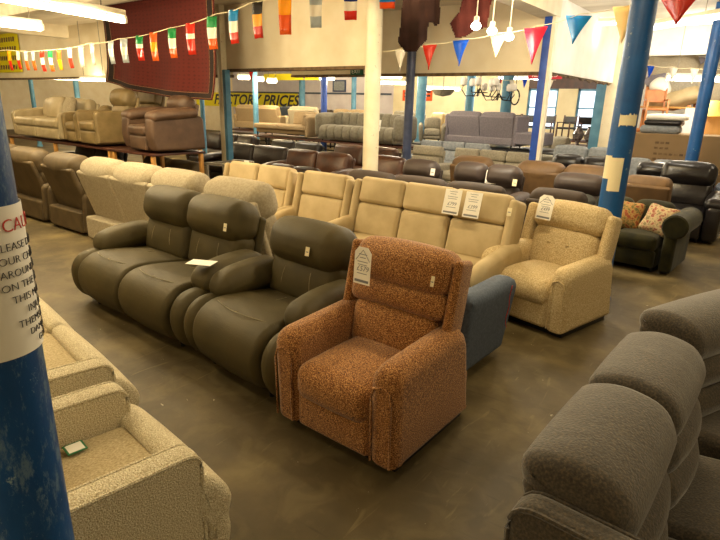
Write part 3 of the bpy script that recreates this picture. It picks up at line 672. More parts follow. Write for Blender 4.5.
# ---------------------------------------------------------------- rows behind
seating('recliner_sofa', 'oat fabric three seat recliner sofa seen from behind left of the dark olive grey sofa', 'sofa', (-5.62, 3.52, 0), 180, 3, .76, .04, m_wfab, d=.74, bh=.98, ah=.58, skirt=True, arms=(0, 0), seat='cushion', feet=.03, tilt=18)
seating('recliner_armchair', 'oat fabric recliner armchair seen from behind the dark olive grey sofa headrest', 'armchair', (-3.95, 3.52, 0), 180, 1, .80, .04, m_wfab, d=.74, bh=.98, skirt=True, arms=(0, 0), seat='cushion', feet=.03, tilt=18)
seating('recliner_armchair', 'brown suede recliner armchair seen from behind next to the oat sofa', 'armchair', (-7.42, 3.62, 0), 180, 1, .86, .10, m_brownf, d=.86, bh=.96, skirt=True, seat='cushion', feet=.03, tilt=18)
seating('recliner_sofa', 'brown suede two seat recliner sofa seen from behind at the far left end', 'sofa', (-9.0, 3.62, 0), 180, 2, .86, .10, m_brownf, d=.86, bh=.96, skirt=True, seat='cushion', feet=.03, tilt=18)

seating('recliner_sofa', 'cream suede three seat sofa with two price sheets on its backrest', 'sofa', (-2.60, 4.27, 0), -2, 3, .56, .13, m_csuede, d=.86, bh=1.0, sh=.44, ah=.58, back='panel', arm='low', seat='cushion', wings=True, tilt=15)
seating('recliner_armchair', 'cream suede armchair between the two matching cream sofas', 'armchair', (-3.93, 4.28, 0), -1, 1, .66, .13, m_csuede, d=.86, bh=.99, sh=.44, ah=.56, back='panel', arm='low', seat='cushion', wings=True, tilt=15)
seating('recliner_sofa', 'cream suede two seat sofa left of the matching armchair', 'sofa', (-5.02, 4.30, 0), 0, 2, .54, .13, m_csuede, d=.86, bh=.99, sh=.44, ah=.56, back='panel', arm='low', seat='cushion', wings=True, tilt=15)
def row(label, mt, x0, x1, ytop, n, h=.92, face=-1, z0=0, back='roll', arm='pad', seat='cushion', aw=.16, d=.88, name=None, rz=0, sh=None, **k):
    W = x1 - x0; sw = (W - 2 * aw * .5) / n
    nm = name or ('recliner_armchair' if n == 1 else 'leather_sofa')
    return seating(nm, label, 'armchair' if n == 1 else 'sofa', ((x0 + x1) / 2, ytop - .34 if face < 0 else ytop + .34, z0), rz + (0 if face < 0 else 180), n, sw, aw, mt, d=d, bh=h, sh=sh or min(.45, h * .5), ah=min(.6, h * .63), back=back, arm=arm, seat=seat, **k)
row('taupe brown sofa with a low rounded back right behind the cream three seat sofa', m_lowd, -4.3, -2.15, 5.35, 3, .93, 1, back='plain', arm='box', seat='bench', name='fabric_sofa', aw=.05)
row('taupe brown armchair with a rounded back behind the cream riser armchair', m_lowd, -2.02, -1.38, 5.55, 1, .93, 1, back='plain', arm='box', seat='bench', aw=.05, d=.8, name='fabric_armchair')
row('charcoal leather armchair with white tag right of the white pipe column', m_charl, -4.62, -3.88, 7.2, 1, .90)
row('charcoal leather two seat recliner with a white sheet on its headrest', m_charl, -3.74, -2.6, 7.2, 2, .93)
row('charcoal leather armchair left of the tall blue column', m_charl, -2.50, -1.66, 7.85, 1, .84)
row('tan suede armchair back peeping out behind the charcoal two seat recliner', m_tan, -4.4, -3.55, 8.25, 1, .90, 1, arms=(0, 0))
row('tan suede two seat recliner back between charcoal chairs, left of the blue column', m_tan, -3.3, -1.7, 8.35, 2, .90, 1, arms=(0, 0), name='suede_sofa')
row('brown leather sofa behind the cream loveseat, left of the white pipe column', m_midl, -7.9, -6.15, 7.95, 2, .83, back='plain')
row('brown leather armchair directly behind the white pipe column', m_midl, -5.9, -4.95, 7.95, 1, .86, back='plain')
row('dark brown leather sofa with scattered plump cushions right of the half blue post', m_darkl, -10.3, -8.1, 8.3, 2, .80, back='plain')
row('dark leather low sofa in front of the brown leather sofa', m_darkl, -7.3, -6.0, 6.9, 2, .66, back='plain')
row('dark brown leather sofa far behind the half blue post', m_darkl, -13.0, -10.9, 9.9, 3, .85, back='plain')
row('black leather sofa low between the brown leather seats and the daybed rack', m_blackl, -10.4, -8.6, 9.9, 2, .80, back='plain')
row('deep brown leather sofa under the sage channelled sofa', m_midl, -8.3, -6.4, 9.9, 2, .82, back='plain')
row('light grey fabric armchair right of the navy column', m_lgrey, -6.6, -5.7, 10.6, 1, .88, back='panel', arm='box')
row('light grey fabric three seat sofa below the grey sofa on the rack', m_lgrey, -5.6, -3.7, 10.7, 3, .88, back='panel', arm='box', name='fabric_sofa')
row('blue grey fabric sofa beyond the light grey three seater', m_bgrey, -7.3, -5.3, 12.1, 3, .9, back='panel', arm='box', name='fabric_sofa')
row('pale blue grey two seat sofa right of the royal blue post', m_bgrey, -4.1, -2.45, 12.6, 2, .95, back='plain', arm='box', name='fabric_sofa')
row('pale grey sofa further back right of the royal blue post', m_lgrey, -5.9, -4.75, 16.4, 2, .95, back='plain', arm='box', name='fabric_sofa')
row('black leather two seat sofa behind the tan recliner backs', m_blackl, -3.35, -2.1, 10.3, 2, .90)
row('black leather two seat sofa right of the tall blue column', m_blackl, -1.95, -.75, 10.5, 2, .86)
row('grey fabric sofa before the big cardboard box', m_bgrey, -2.35, -1.32, 11.6, 2, .86, back='plain', arm='box', name='fabric_sofa')
row('dark grey fabric sofa at the right edge before the cardboard box', m_slate, -.65, .9, 11.5, 2, .90, back='plain', arm='box', name='fabric_sofa')
row('black leather recliner armchair at the right edge', m_blackl, -1.42, -.52, 9.35, 1, 1.0, aw=.2)
row('tan suede armchair seen from behind over the olive velvet sofa', m_tan, -1.62, -.88, 7.75, 1, .92, 1, back='plain', arms=(0, 0), d=.8)
# olive velvet chesterfield with cushions
seating('chesterfield_sofa', 'dark olive green velvet sofa with rolled arms and floral cushions', 'sofa', (-1.28, 7.0, 0), -4, 2, .46, .22, m_velvet, d=.84, sh=.42, bh=.70, ah=.66, arm='round', back='plain', seat='cushion')
for (lb, x, y, z, r, mm) in (('rust floral cushion on the left of the olive velvet sofa', -1.27, 6.90, .565, 14, m_floral2), ('pale floral cushion on the right of the olive velvet sofa', -.91, 6.86, .56, -14, m_floral)):
    q = B(); rb(q, (0, 0, 0), (.36, .12, .36), .055, (.0, .05, .0), k=6, fn=lambda p: V((p.x * (1 - .12 * (1 - abs(p.z) / .18)), p.y, p.z * (1 - .12 * (1 - abs(p.x) / .18)))), rot=rzm(r) @ rx(-28) @ ry(8))
    o = obj('scatter_cushion', q, mm); o.location = (x, y, z); tag(o, lb, 'cushion')

# ---------------------------------------------------------------- racks and what stands on them
def rack(label, x0, x1, y0, y1, z, mt, legmt, r=.02, braces=True, loc=None):
    t = thing('display_rack', label, 'rack', ((x0 + x1) / 2, (y0 + y1) / 2, 0)); cx = (x1 - x0) / 2; cy = (y1 - y0) / 2
    q = B(); bx(q, -cx, cx, -cy, cy, z - .035, z, .003); obj('top_board', q, mt, t)
    n = max(2, round((x1 - x0) / 2.2) + 1)
    for i in range(n):
        for s in (-1, 1):
            q = B(); x = -cx + .06 + (2 * cx - .12) * i / (n - 1); bx(q, x - r, x + r, s * (cy - .05) - r, s * (cy - .05) + r, 0, z - .034, .003); obj('leg', q, legmt, t)
    if braces:
        q = B(); [bx(q, -cx + .05, cx - .05, s * (cy - .05) - .012, s * (cy - .05) + .012, .28, .32) for s in (-1, 1)]; obj('rail', q, legmt, t)
    return t
rack('long raised rack with pine legs carrying the ivory and taupe leather seats', -13.6, -9.32, 4.95, 6.95, .88, m_dwood, m_wood, .03)
rack('short raised rack with pine legs carrying the cocoa leather armchair', -9.30, -7.98, 4.95, 5.98, .88, m_dwood, m_wood, .03)
RZ = .88
seating('leather_sofa', 'ivory leather two seat sofa with scatter cushions on the raised rack at far left', 'sofa', (-12.2, 5.42, RZ), 0, 2, .98, .14, m_ivory, d=.9, sh=.42, bh=.80, ah=.58, arm='low', back='plain', seat='cushion', feet=.03)
seating('leather_armchair', 'taupe leather armchair seen side on, wedged right of the ivory sofa', 'armchair', (-10.78, 5.46, RZ), 4, 1, .30, .12, m_taupe, d=.94, sh=.40, bh=.68, ah=.56, arm='box', back='plain', seat='cushion', feet=.03)
seating('leather_armchair', 'taupe leather recliner armchair on the raised rack', 'armchair', (-10.02, 5.42, RZ), 0, 1, .56, .10, m_taupe, d=.94, sh=.44, bh=.96, ah=.62, arm='box', seat='cushion', feet=.03)
seating('leather_sofa', 'taupe leather sofa back behind the taupe recliner armchair, under the rug', 'sofa', (-11.1, 6.45, RZ), 0, 2, .70, .08, m_taupe, d=.84, sh=.44, bh=1.0, ah=.6, arm='box', back='panel', seat='cushion', feet=.03, arms=(0, 0))
seating('leather_armchair', 'cocoa brown leather armchair with long padded arms on the raised rack below the rug', 'armchair', (-8.45, 5.52, RZ), -5, 1, .58, .26, m_brleath, d=1.02, sh=.44, bh=.86, ah=.64, arm='pad', seat='cushion', feet=.03)
for (lb, x, y, r, mm) in (('large ivory cushion leaning in the middle of the ivory leather sofa', -12.25, 5.48, 4, m_ivory), ('pale satin cushion slumped at the right end of the ivory sofa', -11.42, 5.34, -18, m_wfab)):
    q = B(); rb(q, (0, 0, 0), (.52, .14, .48), .06, (0, .05, 0), rot=rzm(r) @ rx(-18)); o = obj('scatter_cushion', q, mm); o.location = (x, y, RZ + .62); tag(o, lb, 'cushion')
row('olive brown low sofa stored under the raised rack', m_brownf, -10.2, -8.3, 6.2, 2, .62, back='plain', seat='bench', sh=.36)
row('dark brown sofa stored under the raised rack, left part', m_darkl, -13.2, -11.2, 6.3, 2, .66, back='plain', seat='bench', sh=.36)
# grey metal trestle right of the raised rack
t = thing('metal_trestle', 'bare grey metal trestle frame beside the half blue post', 'trestle', (-7.72, 6.3, 0), 8)
for x in (-.2, .2):
    for y in (-.35, .35):
        q = B(); bx(q, x - .018, x + .018, y - .018, y + .018, 0, .66, .003); obj('leg', q, m_steel, t)
q = B(); [bx(q, -.25, .25, y - .018, y + .018, .66, .70, .003) for y in (-.35, .35)]; [bx(q, x - .018, x + .018, -.35, .35, z, z + .03) for x in (-.2, .2) for z in (.66, .3)]; [bx(q, -.2, .2, y - .012, y + .012, .34, .36) for y in (-.35, .35)]; obj('frame', q, m_steel, t)

K = .74
rack('dark rack carrying the sand daybed and the sage channelled sofa', -13.3, -7.3, 11.35, 12.5, K, m_dwood, m_bmetal, .022)
t = seating('daybed_sofa', 'sand fabric daybed sofa with one back cushion and slim legs', 'sofa', (-11.75, 11.85, K), 0, 2, 1.05, .10, m_sand, d=.86, sh=.36, bh=.36, ah=.62, arm='box', arms=(0, 1), back='none', seat='bench', feet=.1)
q = B(); rb(q, (.42, .30, .53), (.86, .18, .40), .06, (0, .03, 0), rot=rx(-12)); obj('backrest', q, m_sand, t)
q = B(); rb(q, (.86, -.02, .52), (.16, .5, .34), .06, (.03, 0, 0), rot=ry(14)); obj('bolster_cushion', q, m_sand, t)
def channel_sofa(label, x, y, z, W, mt, n=9):
    t = thing('channelled_sofa', label, 'sofa', (x, y, z), 0); d = .9
    q = B(); rb(q, (0, 0, .12), (W - .1, d - .1, .16), .03); obj('base', q, mt, t)
    for i in range(n):
        w_ = (W - .3) / n; xc = -W / 2 + .15 + w_ * (i + .5)
        q = B(); prof(q, [(.2, .2), (.2, .40), (-.3, .42), (-.44, .36), (-.47, .25), (-.44, .10), (-.3, .08)], xc - w_ / 2, xc + w_ / 2, .045, 3, bulge=.01); obj('seat_channel', q, mt, t)
        q = B(); prof(q, [(.42, .1), (.46, .4), (.44, .68), (.34, .76), (.22, .70), (.18, .45), (.2, .2)], xc - w_ / 2, xc + w_ / 2, .045, 3, bulge=.01); obj('back_channel', q, mt, t)
    for s in (-1, 1):
        q = B(); rb(q, (s * (W / 2 - .06), -.0, .42), (.22, .88, .60), .1, (.03, .02, .03)); obj('arm', q, mt, t)
    for sx in (-1, 1):
        for yy in (-.35, .35):
            q = B(); lathe(q, [(.015, 0), (.02, .08)], (sx * (W / 2 - .2), yy, 0), 8); obj('foot', q, m_bmetal, t)
    return t
channel_sofa('sage grey velvet sofa with vertical channels beside the white pipe column', -8.95, 11.9, K, 2.75, m_sage)
seating('fabric_armchair', 'pale dove fabric armchair on slim wooden legs right of the navy column', 'armchair', (-7.72, 13.4, K), 30, 1, .46, .12, m_lgrey, d=.7, sh=.38, bh=.66, ah=.52, arm='slope', back='plain', seat='cushion', feet=.12)
rack('black rack with splayed legs under the grey sofa seen from behind', -8.3, -4.0, 12.95, 14.5, K, m_bmetal, m_bmetal, .025)
t = seating('fabric_sofa', 'dove grey fabric sofa seen from behind on the black rack', 'sofa', (-6.28, 13.7, K), 180, 2, .92, .1, m_dove, d=.86, sh=.40, bh=.86, ah=.80, arm='box', back='plain', seat='bench', feet=.08)
q = B(); rb(q, (-1.35, 0, .27), (.72, .8, .3), .04); obj('chaise_end', q, m_dove, t)
for (lb, mt, x0, x1, y, n, h, f, bk) in (('sand fabric sofa seen from behind left of the pale blue column', m_sand, -16.2, -13.9, 13.6, 2, .84, 1, 'plain'), ('pale sand sofa corner beside the pale blue column', m_wfab, -13.6, -12.2, 13.7, 1, .84, 1, 'plain'), ('sand fabric sofa behind the daybed', m_sand, -11.55, -10.15, 13.7, 2, .80, -1, 'plain'),
        ('dull yellow sofa left of the blue column behind the armchair', m_csuede, -9.6, -8.4, 16.5, 2, .8, -1, 'plain'), ('olive sofa beyond the white pipe column', m_sage, -11.2, -9.8, 16.6, 2, .8, -1, 'plain')):
    row(lb, mt, x0, x1, y, n, h, f, K if y < 15 else .70, back=bk, arm='box', name='fabric_sofa', seat='bench')
rack('second row rack below the sand sofas', -16.3, -10.1, 13.2, 14.6, K, m_dwood, m_bmetal, .022)
rack('far rack below the dull yellow and olive sofas', -11.4, -8.2, 15.9, 17.2, .70, m_dwood, m_bmetal, .022)
row('charcoal sofa on the far side before the yellow banner', m_slate, -18.1, -16.85, 17.6, 1, .80, -1, .70, back='tub', arm='box', name='fabric_sofa', seat='bench')
row('black sofa on the far rack before the lilac wall', m_charl, -15.7, -13.95, 17.6, 2, .75, -1, .70, back='plain', arm='box', name='fabric_sofa', seat='bench')
rack('far rack in front of the lilac wall', -18.2, -12.4, 16.8, 18.3, .70, m_plasterw, m_bmetal, .022)
q = B(); rb(q, (0, 0, 0), (1.5, .6, .05), .02, (0, 0, .04)); o = obj('folded_cloth', q, m_orange); p = onY(272, 107, 15.5); o.location = (p.x, 16.55, .735); tag(o, 'orange red cloth laid on the far rack before the banner', 'cloth')
o.location = (-17.0, 16.95, .735)
# ---------------------------------------------------------------- right side: box, shelves, heap
t = thing('cardboard_box', 'very large brown cardboard sofa box behind the blue column at right', 'box', (-.55, 12.6, 0))
q = B(); bx(q, -1.85, 2.6, -.55, .55, 0, 1.33, .01); bo = obj('carton', q, m_cbox, t)
q = B(); [bx(q, -1.85, 2.6, s * .02 - .012 - .0, s * .02 + .012, 1.3305, 1.3315) for s in (0,)]; obj('tape_seam', q, m_card, bo)
q = B()
for i, (z, w_) in enumerate(((1.16, .34), (1.06, .30), (.95, .78), (.85, .66))):
    x = -1.38
    for k in range(int(w_ / .09)):
        bx(q, x, x + .065, -.5525, -.5505, z - .015, z + .025); x += .09
obj('printed_text', q, m_edge, bo, smooth=False)
# folded stack on the box
for i, (z, h, w_, mt, lb, nm) in enumerate(((1.332, .15, .70, m_bgrey, 'folded pale blue blanket, lowest of the pile on the cardboard box', 'folded_blanket'), (1.484, .10, .66, m_blackl, 'folded black cover in the pile on the cardboard box', 'folded_cover'), (1.588, .10, .70, m_paper, 'white wrapped pillow on top of the pile on the cardboard box', 'pillow'))):
    q = B(); rb(q, (0, 0, h / 2), (w_, .5, h), h * .45, (0, .01, .02)); o = obj(nm, q, mt); o.location = (-1.93 + .04 * i, 12.42, z); tag(o, lb, 'blanket' if i < 2 else 'pillow')
t = thing('storage_shelf', 'wooden storage shelving under the heap of wrapped cushions', 'shelf', (-.9, 15.2, 0))
for x in (-2.0, -.9, .6, 2.2):
    for y in (-.5, .5):
        q = B(); bx(q, x - .04, x + .04, y - .04, y + .04, 0, 2.9 if y > 0 else 1.9, .003); obj('upright', q, m_owood, t)
for z in (.9, 1.30, 1.86):
    q = B(); bx(q, -2.1, 2.4, -.56, .56, z - .04, z, .003); obj('shelf_board', q, m_wood if z > 1.5 else m_owood, t)
q = B(); bx(q, -.95, -.40, -.60, -.565, .9, 1.84); obj('white_panel', q, m_plasterw, t)
random.seed(5)
heap = [(674, 66, 44, 20, m_wfab, 'rounded pale one at the upper left', 0), (664, 78, 30, 10, m_dove, 'flat grey one below the rounded pale one', 0), (661, 88, 18, 12, m_paper, 'small white bundle at the left', -.25),
        (682, 86, 34, 22, m_lgrey, 'taupe one slumped in the middle', -.05), (712, 84, 34, 30, m_wfab, 'tall pale one right of the middle', 0), (676, 99, 46, 13, m_csuede, 'long cream one lowest in the heap', -.15), (735, 70, 36, 22, m_lgrey, 'upper one at the right edge', .1), (738, 92, 36, 24, m_csuede, 'lower one at the right edge', .1), (700, 70, 24, 14, m_dove, 'pinkish grey one behind the tube light', .2)]
for i, (px, py, wp, hp, mt, lb, dy) in enumerate(heap):
    p = onY(px, py, 15.0 + dy); k = (p - V((0, 0, CAMH))).length / FPX * .86; q = B()
    rb(q, (0, 0, 0), (wp * k * .98, .55, hp * k * .95), min(.16, hp * k * .45), (.03, .04, .05), rot=ry((-1) ** i * (6 + 3 * (i % 3))), fn=lambda p, i=i: V((p.x, p.y, p.z + .035 * sin(p.x * 9 + i) + .03 * sin(p.y * 13 + i * 2))))
    o = obj('wrapped_cushion', q, mt); o.location = p; tag(o, 'wrapped cushion on the shelving, ' + lb, 'cushion', 'heap of wrapped cushions')
def chair(label, x, y, z, rz, mt, s=1, fab=None):
    t = thing('wooden_chair', label, 'chair', (x, y, z), rz)
    for sx in (-1, 1):
        q = B(); bx(q, sx * .21 - .02, sx * .21 + .02, -.22, -.18, 0, .64 * s, .004); obj('leg', q, mt, t)
        q = B(); prof(q, [(.18, 0), (.22, 0), (.22, .45 * s), (.27, .9 * s), (.235, .9 * s), (.18, .45 * s)], sx * .21 - .018, sx * .21 + .018, .004, 0); obj('leg', q, mt, t)
        q = B(); bx(q, sx * .21 - .022, sx * .21 + .022, -.22, .22, .62 * s, .65 * s, .004); obj('armrest', q, mt, t)
    q = B(); rb(q, (0, 0, .43 * s), (.46, .44, .06), .02); obj('seat', q, fab or mt, t)
    q = B(); rb(q, (0, .235, .72 * s), (.38, .03, .28 * s), .012, rot=rx(-6)); obj('backrest', q, fab or mt, t)
    return t
chair('orange wooden open armchair on the shelving right of the blue column', -2.40, 14.2, 1.36, 20, m_owood)
q = B(); bx(q, -2.9, -2.0, 13.95, 14.28, 1.32, 1.36); bx(q, -2.85, -2.8, 13.95, 14.0, 0, 1.32); bx(q, -2.1, -2.05, 13.95, 14.0, 0, 1.32); bx(q, -2.85, -2.8, 14.4, 14.45, 0, 1.33); bx(q, -2.1, -2.05, 14.4, 14.45, 0, 1.33); bx(q, -2.9, -2.0, 14.27, 14.5, 1.32, 1.36)
tag(obj('wooden_table', q, m_owood, smooth=False), 'orange wooden table below the open armchair', 'table')
t = thing('table_lamp', 'lamp with yellow cone shade on a square pine stem near the right edge', 'lamp', (-1.07, 13.55, 1.02)); 
t.location = (-1.15, 13.32, 0)
q = B(); bx(q, -.17, .17, -.1, .1, 0, 1.72, .01); obj('pine_stem', q, m_wood, t)
q = B(); lathe(q, [(.25, 1.68), (.14, 1.98), (.13, 1.98), (.24, 1.68)], n=24, cap=False); obj('lamp_shade', q, M('shade_yellow', '#ecd873', None, rough=.8), t)
# dark dining chairs by the windows
rack('dark bench table under the stacked dining chairs by the windows', -7.9, -4.1, 17.9, 19.2, .78, m_dwood, m_dwood, .03, False)
for i, x in enumerate((-7.55, -6.95, -6.3, -5.65, -5.0, -4.4)):
    chair('dark wooden chair in silhouette before the windows, ' + ['first', 'second', 'third', 'fourth', 'fifth', 'last'][i] + ' from the left', x, 18.5, .78, (i * 37) % 50 - 20, m_dwood, .85, m_blackl)['group'] = 'dark chairs by the windows'
q = B(); 
for i in range(26):
    x = -4.9 + .065 * i
for (i, px) in enumerate((592, 600, 608)):
    p = pix(px, 133, .76)
for i, (x, y) in enumerate(((-4.35, 15.4), (-4.0, 15.2), (-3.7, 15.5))):
    t = thing('ornate_vase', ['left', 'middle', 'right'][i] + ' silvery urn on the dark table beside the flaking white post', 'vase', (x, y, .82), 0, 'silver urns')
    q = B(); lathe(q, [(.07, 0), (.04, .05), (.13, .2), (.15, .3), (.08, .42), (.06, .46), (.1, .5)], n=18); obj('body', q, M('silver_lustre%d' % i, '#b9b4b4', '#58494a', sc=14, rough=.25, metal=.6), t)
rack('dark glossy table carrying the silvery urns', -4.6, -3.5, 15.0, 15.9, .82, m_dwood, m_dwood, .03, False)

# ---------------------------------------------------------------- rug and hides
def rug_mat():
    mt = bpy.data.materials.new('rug_pattern'); mt.use_nodes = True; N = mt.node_tree.nodes; L = mt.node_tree.links; b = N['Principled BSDF']; b.inputs['Roughness'].default_value = .95
    uv = N.new('ShaderNodeUVMap'); se = N.new('ShaderNodeSeparateXYZ'); L.new(uv.outputs[0], se.inputs[0])
    def mth(op, a, b_=None):
        n = N.new('ShaderNodeMath'); n.operation = op
        for i, v in enumerate((a, b_)):
            if v is None: continue
            if isinstance(v, (int, float)): n.inputs[i].default_value = v
            else: L.new(v, n.inputs[i])
        return n.outputs[0]
    # UV in metres: distance from the nearest edge
    W, H = 3.3, 2.9
    ex = mth('MINIMUM', se.outputs[0], mth('SUBTRACT', W, se.outputs[0])); e = mth('MINIMUM', ex, se.outputs[1])
    r = N.new('ShaderNodeValToRGB'); r.color_ramp.interpolation = 'CONSTANT'; L.new(mth('MULTIPLY', e, 2.0), r.inputs[0]); el = r.color_ramp.elements
    stops = [(0, '#4a1510'), (.07, '#8a6644'), (.09, '#1d0f0c'), (.36, '#8a6644'), (.385, '#400e09'), (.42, '#54150d')]
    el[0].position = 0; el[0].color = lin(stops[0][1]); el[1].position = stops[1][0]; el[1].color = lin(stops[1][1])
    for p_, c_ in stops[2:]: x = el.new(p_); x.color = lin(c_)
    v = N.new('ShaderNodeTexVoronoi'); v.inputs['Scale'].default_value = 9; v.distance = 'MANHATTAN'; v.inputs['Randomness'].default_value = .15; L.new(uv.outputs[0], v.inputs['Vector'])
    rr = N.new('ShaderNodeValToRGB'); rr.color_ramp.elements[0].position = .25; rr.color_ramp.elements[0].color = (.55, .35, .25, 1); rr.color_ramp.elements[1].position = .45; rr.color_ramp.elements[1].color = (1, 1, 1, 1)
    L.new(v.outputs['Distance'], rr.inputs[0])
    mx = N.new('ShaderNodeMix'); mx.data_type = 'RGBA'; mx.blend_type = 'MULTIPLY'; mx.inputs['Factor'].default_value = .7; L.new(r.outputs[0], mx.inputs['A']); L.new(rr.outputs[0], mx.inputs['B'])
    L.new(mx.outputs['Result'], b.inputs['Base Color'])
    return mt
def sheet(name, label, cat, nu, nv, W, H, f, mt, th=.01, loc=(0, 0, 0), rz=0, inside=None):
    """cloth: f(u in metres, v in metres) -> local point; given thickness"""
    bm = B(); uvl = bm.loops.layers.uv.new('UVMap'); g = {}
    for i in range(nu + 1):
        for j in range(nv + 1): 
            u_, v_ = W * i / nu, H * j / nv; vt = bm.verts.new(f(u_, v_)); g[i, j] = (vt, u_, v_)
    for i in range(nu):
        for j in range(nv):
            if inside and not inside(W * (i + .5) / nu, H * (j + .5) / nv): continue
            c4 = [g[i, j], g[i + 1, j], g[i + 1, j + 1], g[i, j + 1]]; fc = bm.faces.new([c[0] for c in c4])
            for lp, c in zip(fc.loops, c4): lp[uvl].uv = (c[1], c[2])
    bmesh.ops.delete(bm, geom=[v for v in bm.verts if not v.link_faces], context='VERTS')
    me = bpy.data.meshes.new(name); bm.to_mesh(me); bm.free(); me.materials.append(mt); me.polygons.foreach_set('use_smooth', [True] * len(me.polygons))
    o = bpy.data.objects.new(name, me); C.objects.link(o); md = o.modifiers.new('thick', 'SOLIDIFY'); md.thickness = th; md.offset = 0
    o.location = loc; o.rotation_euler = (0, 0, rad(rz)); tag(o, label, cat); return o
X0 = -10.95
def rugf(u_, v_):
    a = u_ / 3.3
    sag = .30 * (1 - a) ** 2.2 - .02
    return V((X0 + u_ * 1.03, 6.0 + .06 * sin(u_ * 5) * (1 - v_ / 2.9) - .10 * (1 - v_ / 2.9) ** 6, 1.76 + sag * (1 - v_ / 2.9) + v_ * (CZ - 1.78) / 2.9))
sheet('oriental_rug', 'huge dark red patterned rug hanging from the ceiling at left', 'rug', 48, 40, 3.3, 2.9, rugf, rug_mat(), .012)
# animal hides hanging top centre: outline polygon test
def inpoly(x, y, P_):
    c = False; n = len(P_)
    for i in range(n):
        (x1, y1), (x2, y2) = P_[i], P_[i - 1]
        if (y1 > y) != (y2 > y) and x < (x2 - x1) * (y - y1) / (y2 - y1) + x1: c = not c
    return c
def hide(label, px0, px1, dpt, P_, mt, ph, top=-26, sc=None):
    """P_ outline in photograph pixels, turned into metres at the hide's own distance"""
    k = dpt / FPX; p0 = dep(px0, 0, dpt); W = (px1 - px0) * k; zt = CZ - .02; z0 = dep((px0 + px1) / 2, 52, dpt).z
    Hh = zt - z0; pz = lambda y: (dep((px0 + px1) / 2, y, dpt).z - z0)
    PL = [((x - px0) * k, pz(y) if y > -90 else Hh + .1) for x, y in P_]
    f = lambda u_, v_: V((u_, .035 * sin(u_ * 17 + ph) + .012 * sin(u_ * 39 + v_ * 3), v_))
    return sheet('leather_hide', label, 'hide', 44, 60, W, Hh, f, mt, .008, (p0.x, p0.y, z0), math.degrees(math.atan2(RT.y, RT.x)), lambda a, b: inpoly(a, b, PL))
hide('dark brown leather hide hanging from the ceiling above the navy column', 398, 441, 6.6, [(404, -100), (439, -100), (441, 22), (437, 25), (434, 20), (430, 22), (429, 38), (419, 50), (407, 50), (400, 41), (402, 20)], m_hide, 0)
hide('reddish brown leather hide hanging right of the dark brown one', 451, 492, 6.9, [(458, -100), (491, -100), (491, 0), (489, 26), (475, 30), (468, 36), (458, 37), (456, 32), (452, 22), (460, 12), (462, 0)], m_hide2, 2)

# ---------------------------------------------------------------- bunting
def flagmesh(w_, h, kind):
    q = B()
    if kind == 'tri': 
        n = 6; rows = []
        for j in range(n + 1):
            ww = w_ * (1 - j / n) + .002; rows.append([q.verts.new((x * ww, .012 * sin(x * 5 + j * .7), -h * j / n)) for x in (-.5, 0, .5)])
    else:
        n = 6; rows = [[q.verts.new((x * w_ * (1 - .02 * j), .012 * sin(x * 6 + j * .6), -h * j / n)) for x in (-.5, -.25, 0, .25, .5)] for j in range(n + 1)]
    for a, b in zip(rows, rows[1:]):
        for i in range(len(a) - 1): q.faces.new((a[i], a[i + 1], b[i + 1], b[i]))
    return q
def addflag(parent, p, w_, h, kind, cols, ang, lb, tilt=0):
    q = flagmesh(w_, h, kind); q.transform(MX.Translation(p) @ MX.Rotation(ang, 4, 'Z') @ MX.Rotation(rad(tilt), 4, 'Y'))
    me = bpy.data.meshes.new('flag'); q.to_mesh(me); q.free()
    for c in cols: me.materials.append(PAL[c])
    if kind != 'tri':
        for i, f in enumerate(me.polygons):
            r_, c_ = divmod(i, 4)
            me.polygons[i].material_index = min(len(cols) - 1, (r_ * len(cols)) // 6)
    me.polygons.foreach_set('use_smooth', [True] * len(me.polygons))
    o = bpy.data.objects.new('pennant' if kind == 'tri' else 'flag', me); C.objects.link(o); o.parent = parent
    md = o.modifiers.new('thick', 'SOLIDIFY'); md.thickness = .0012
    if lb: o['label'] = lb
def bunting(label, knots, flags, r=.004, kind='rect'):
    """knots: (px, py, depth) of the cord; flags: (px, width px, height px, colours, label)"""
    P_ = [dep(*k) for k in knots]; t = thing('bunting', label, 'bunting', P_[0]); o0 = P_[0]
    pts = []
    for a, b in zip(P_, P_[1:]):
        for j in range(6): pts.append(a.lerp(b, j / 6) - o0 + V((0, 0, -.02 * sin(pi * j / 6))))
    pts.append(P_[-1] - o0); q = B(); tube(q, pts, r, 6); obj('cord', q, m_card, t)
    for f in flags:
        px, wp, hp, cols, lb = f[:5]
        for i in range(len(knots) - 1):
            if knots[i][0] <= px <= knots[i + 1][0]: break
        s = (px - knots[i][0]) / (knots[i + 1][0] - knots[i][0]); p = P_[i].lerp(P_[i + 1], s); dd = knots[i][2] + (knots[i + 1][2] - knots[i][2]) * s
        dv = P_[i + 1] - P_[i]; ang = math.atan2(dv.y, dv.x)
        va = math.atan2(RT.y, RT.x); fo = max(.35, abs(cos(ang - va)))
        addflag(t, p - o0 + V((0, 0, -.012)), wp * dd / FPX / fo, hp * dd / FPX * 1.02, kind, cols, ang, lb, f[5] if len(f) > 5 else 0)
    return t
I3 = ['green', 'white', 'orange']
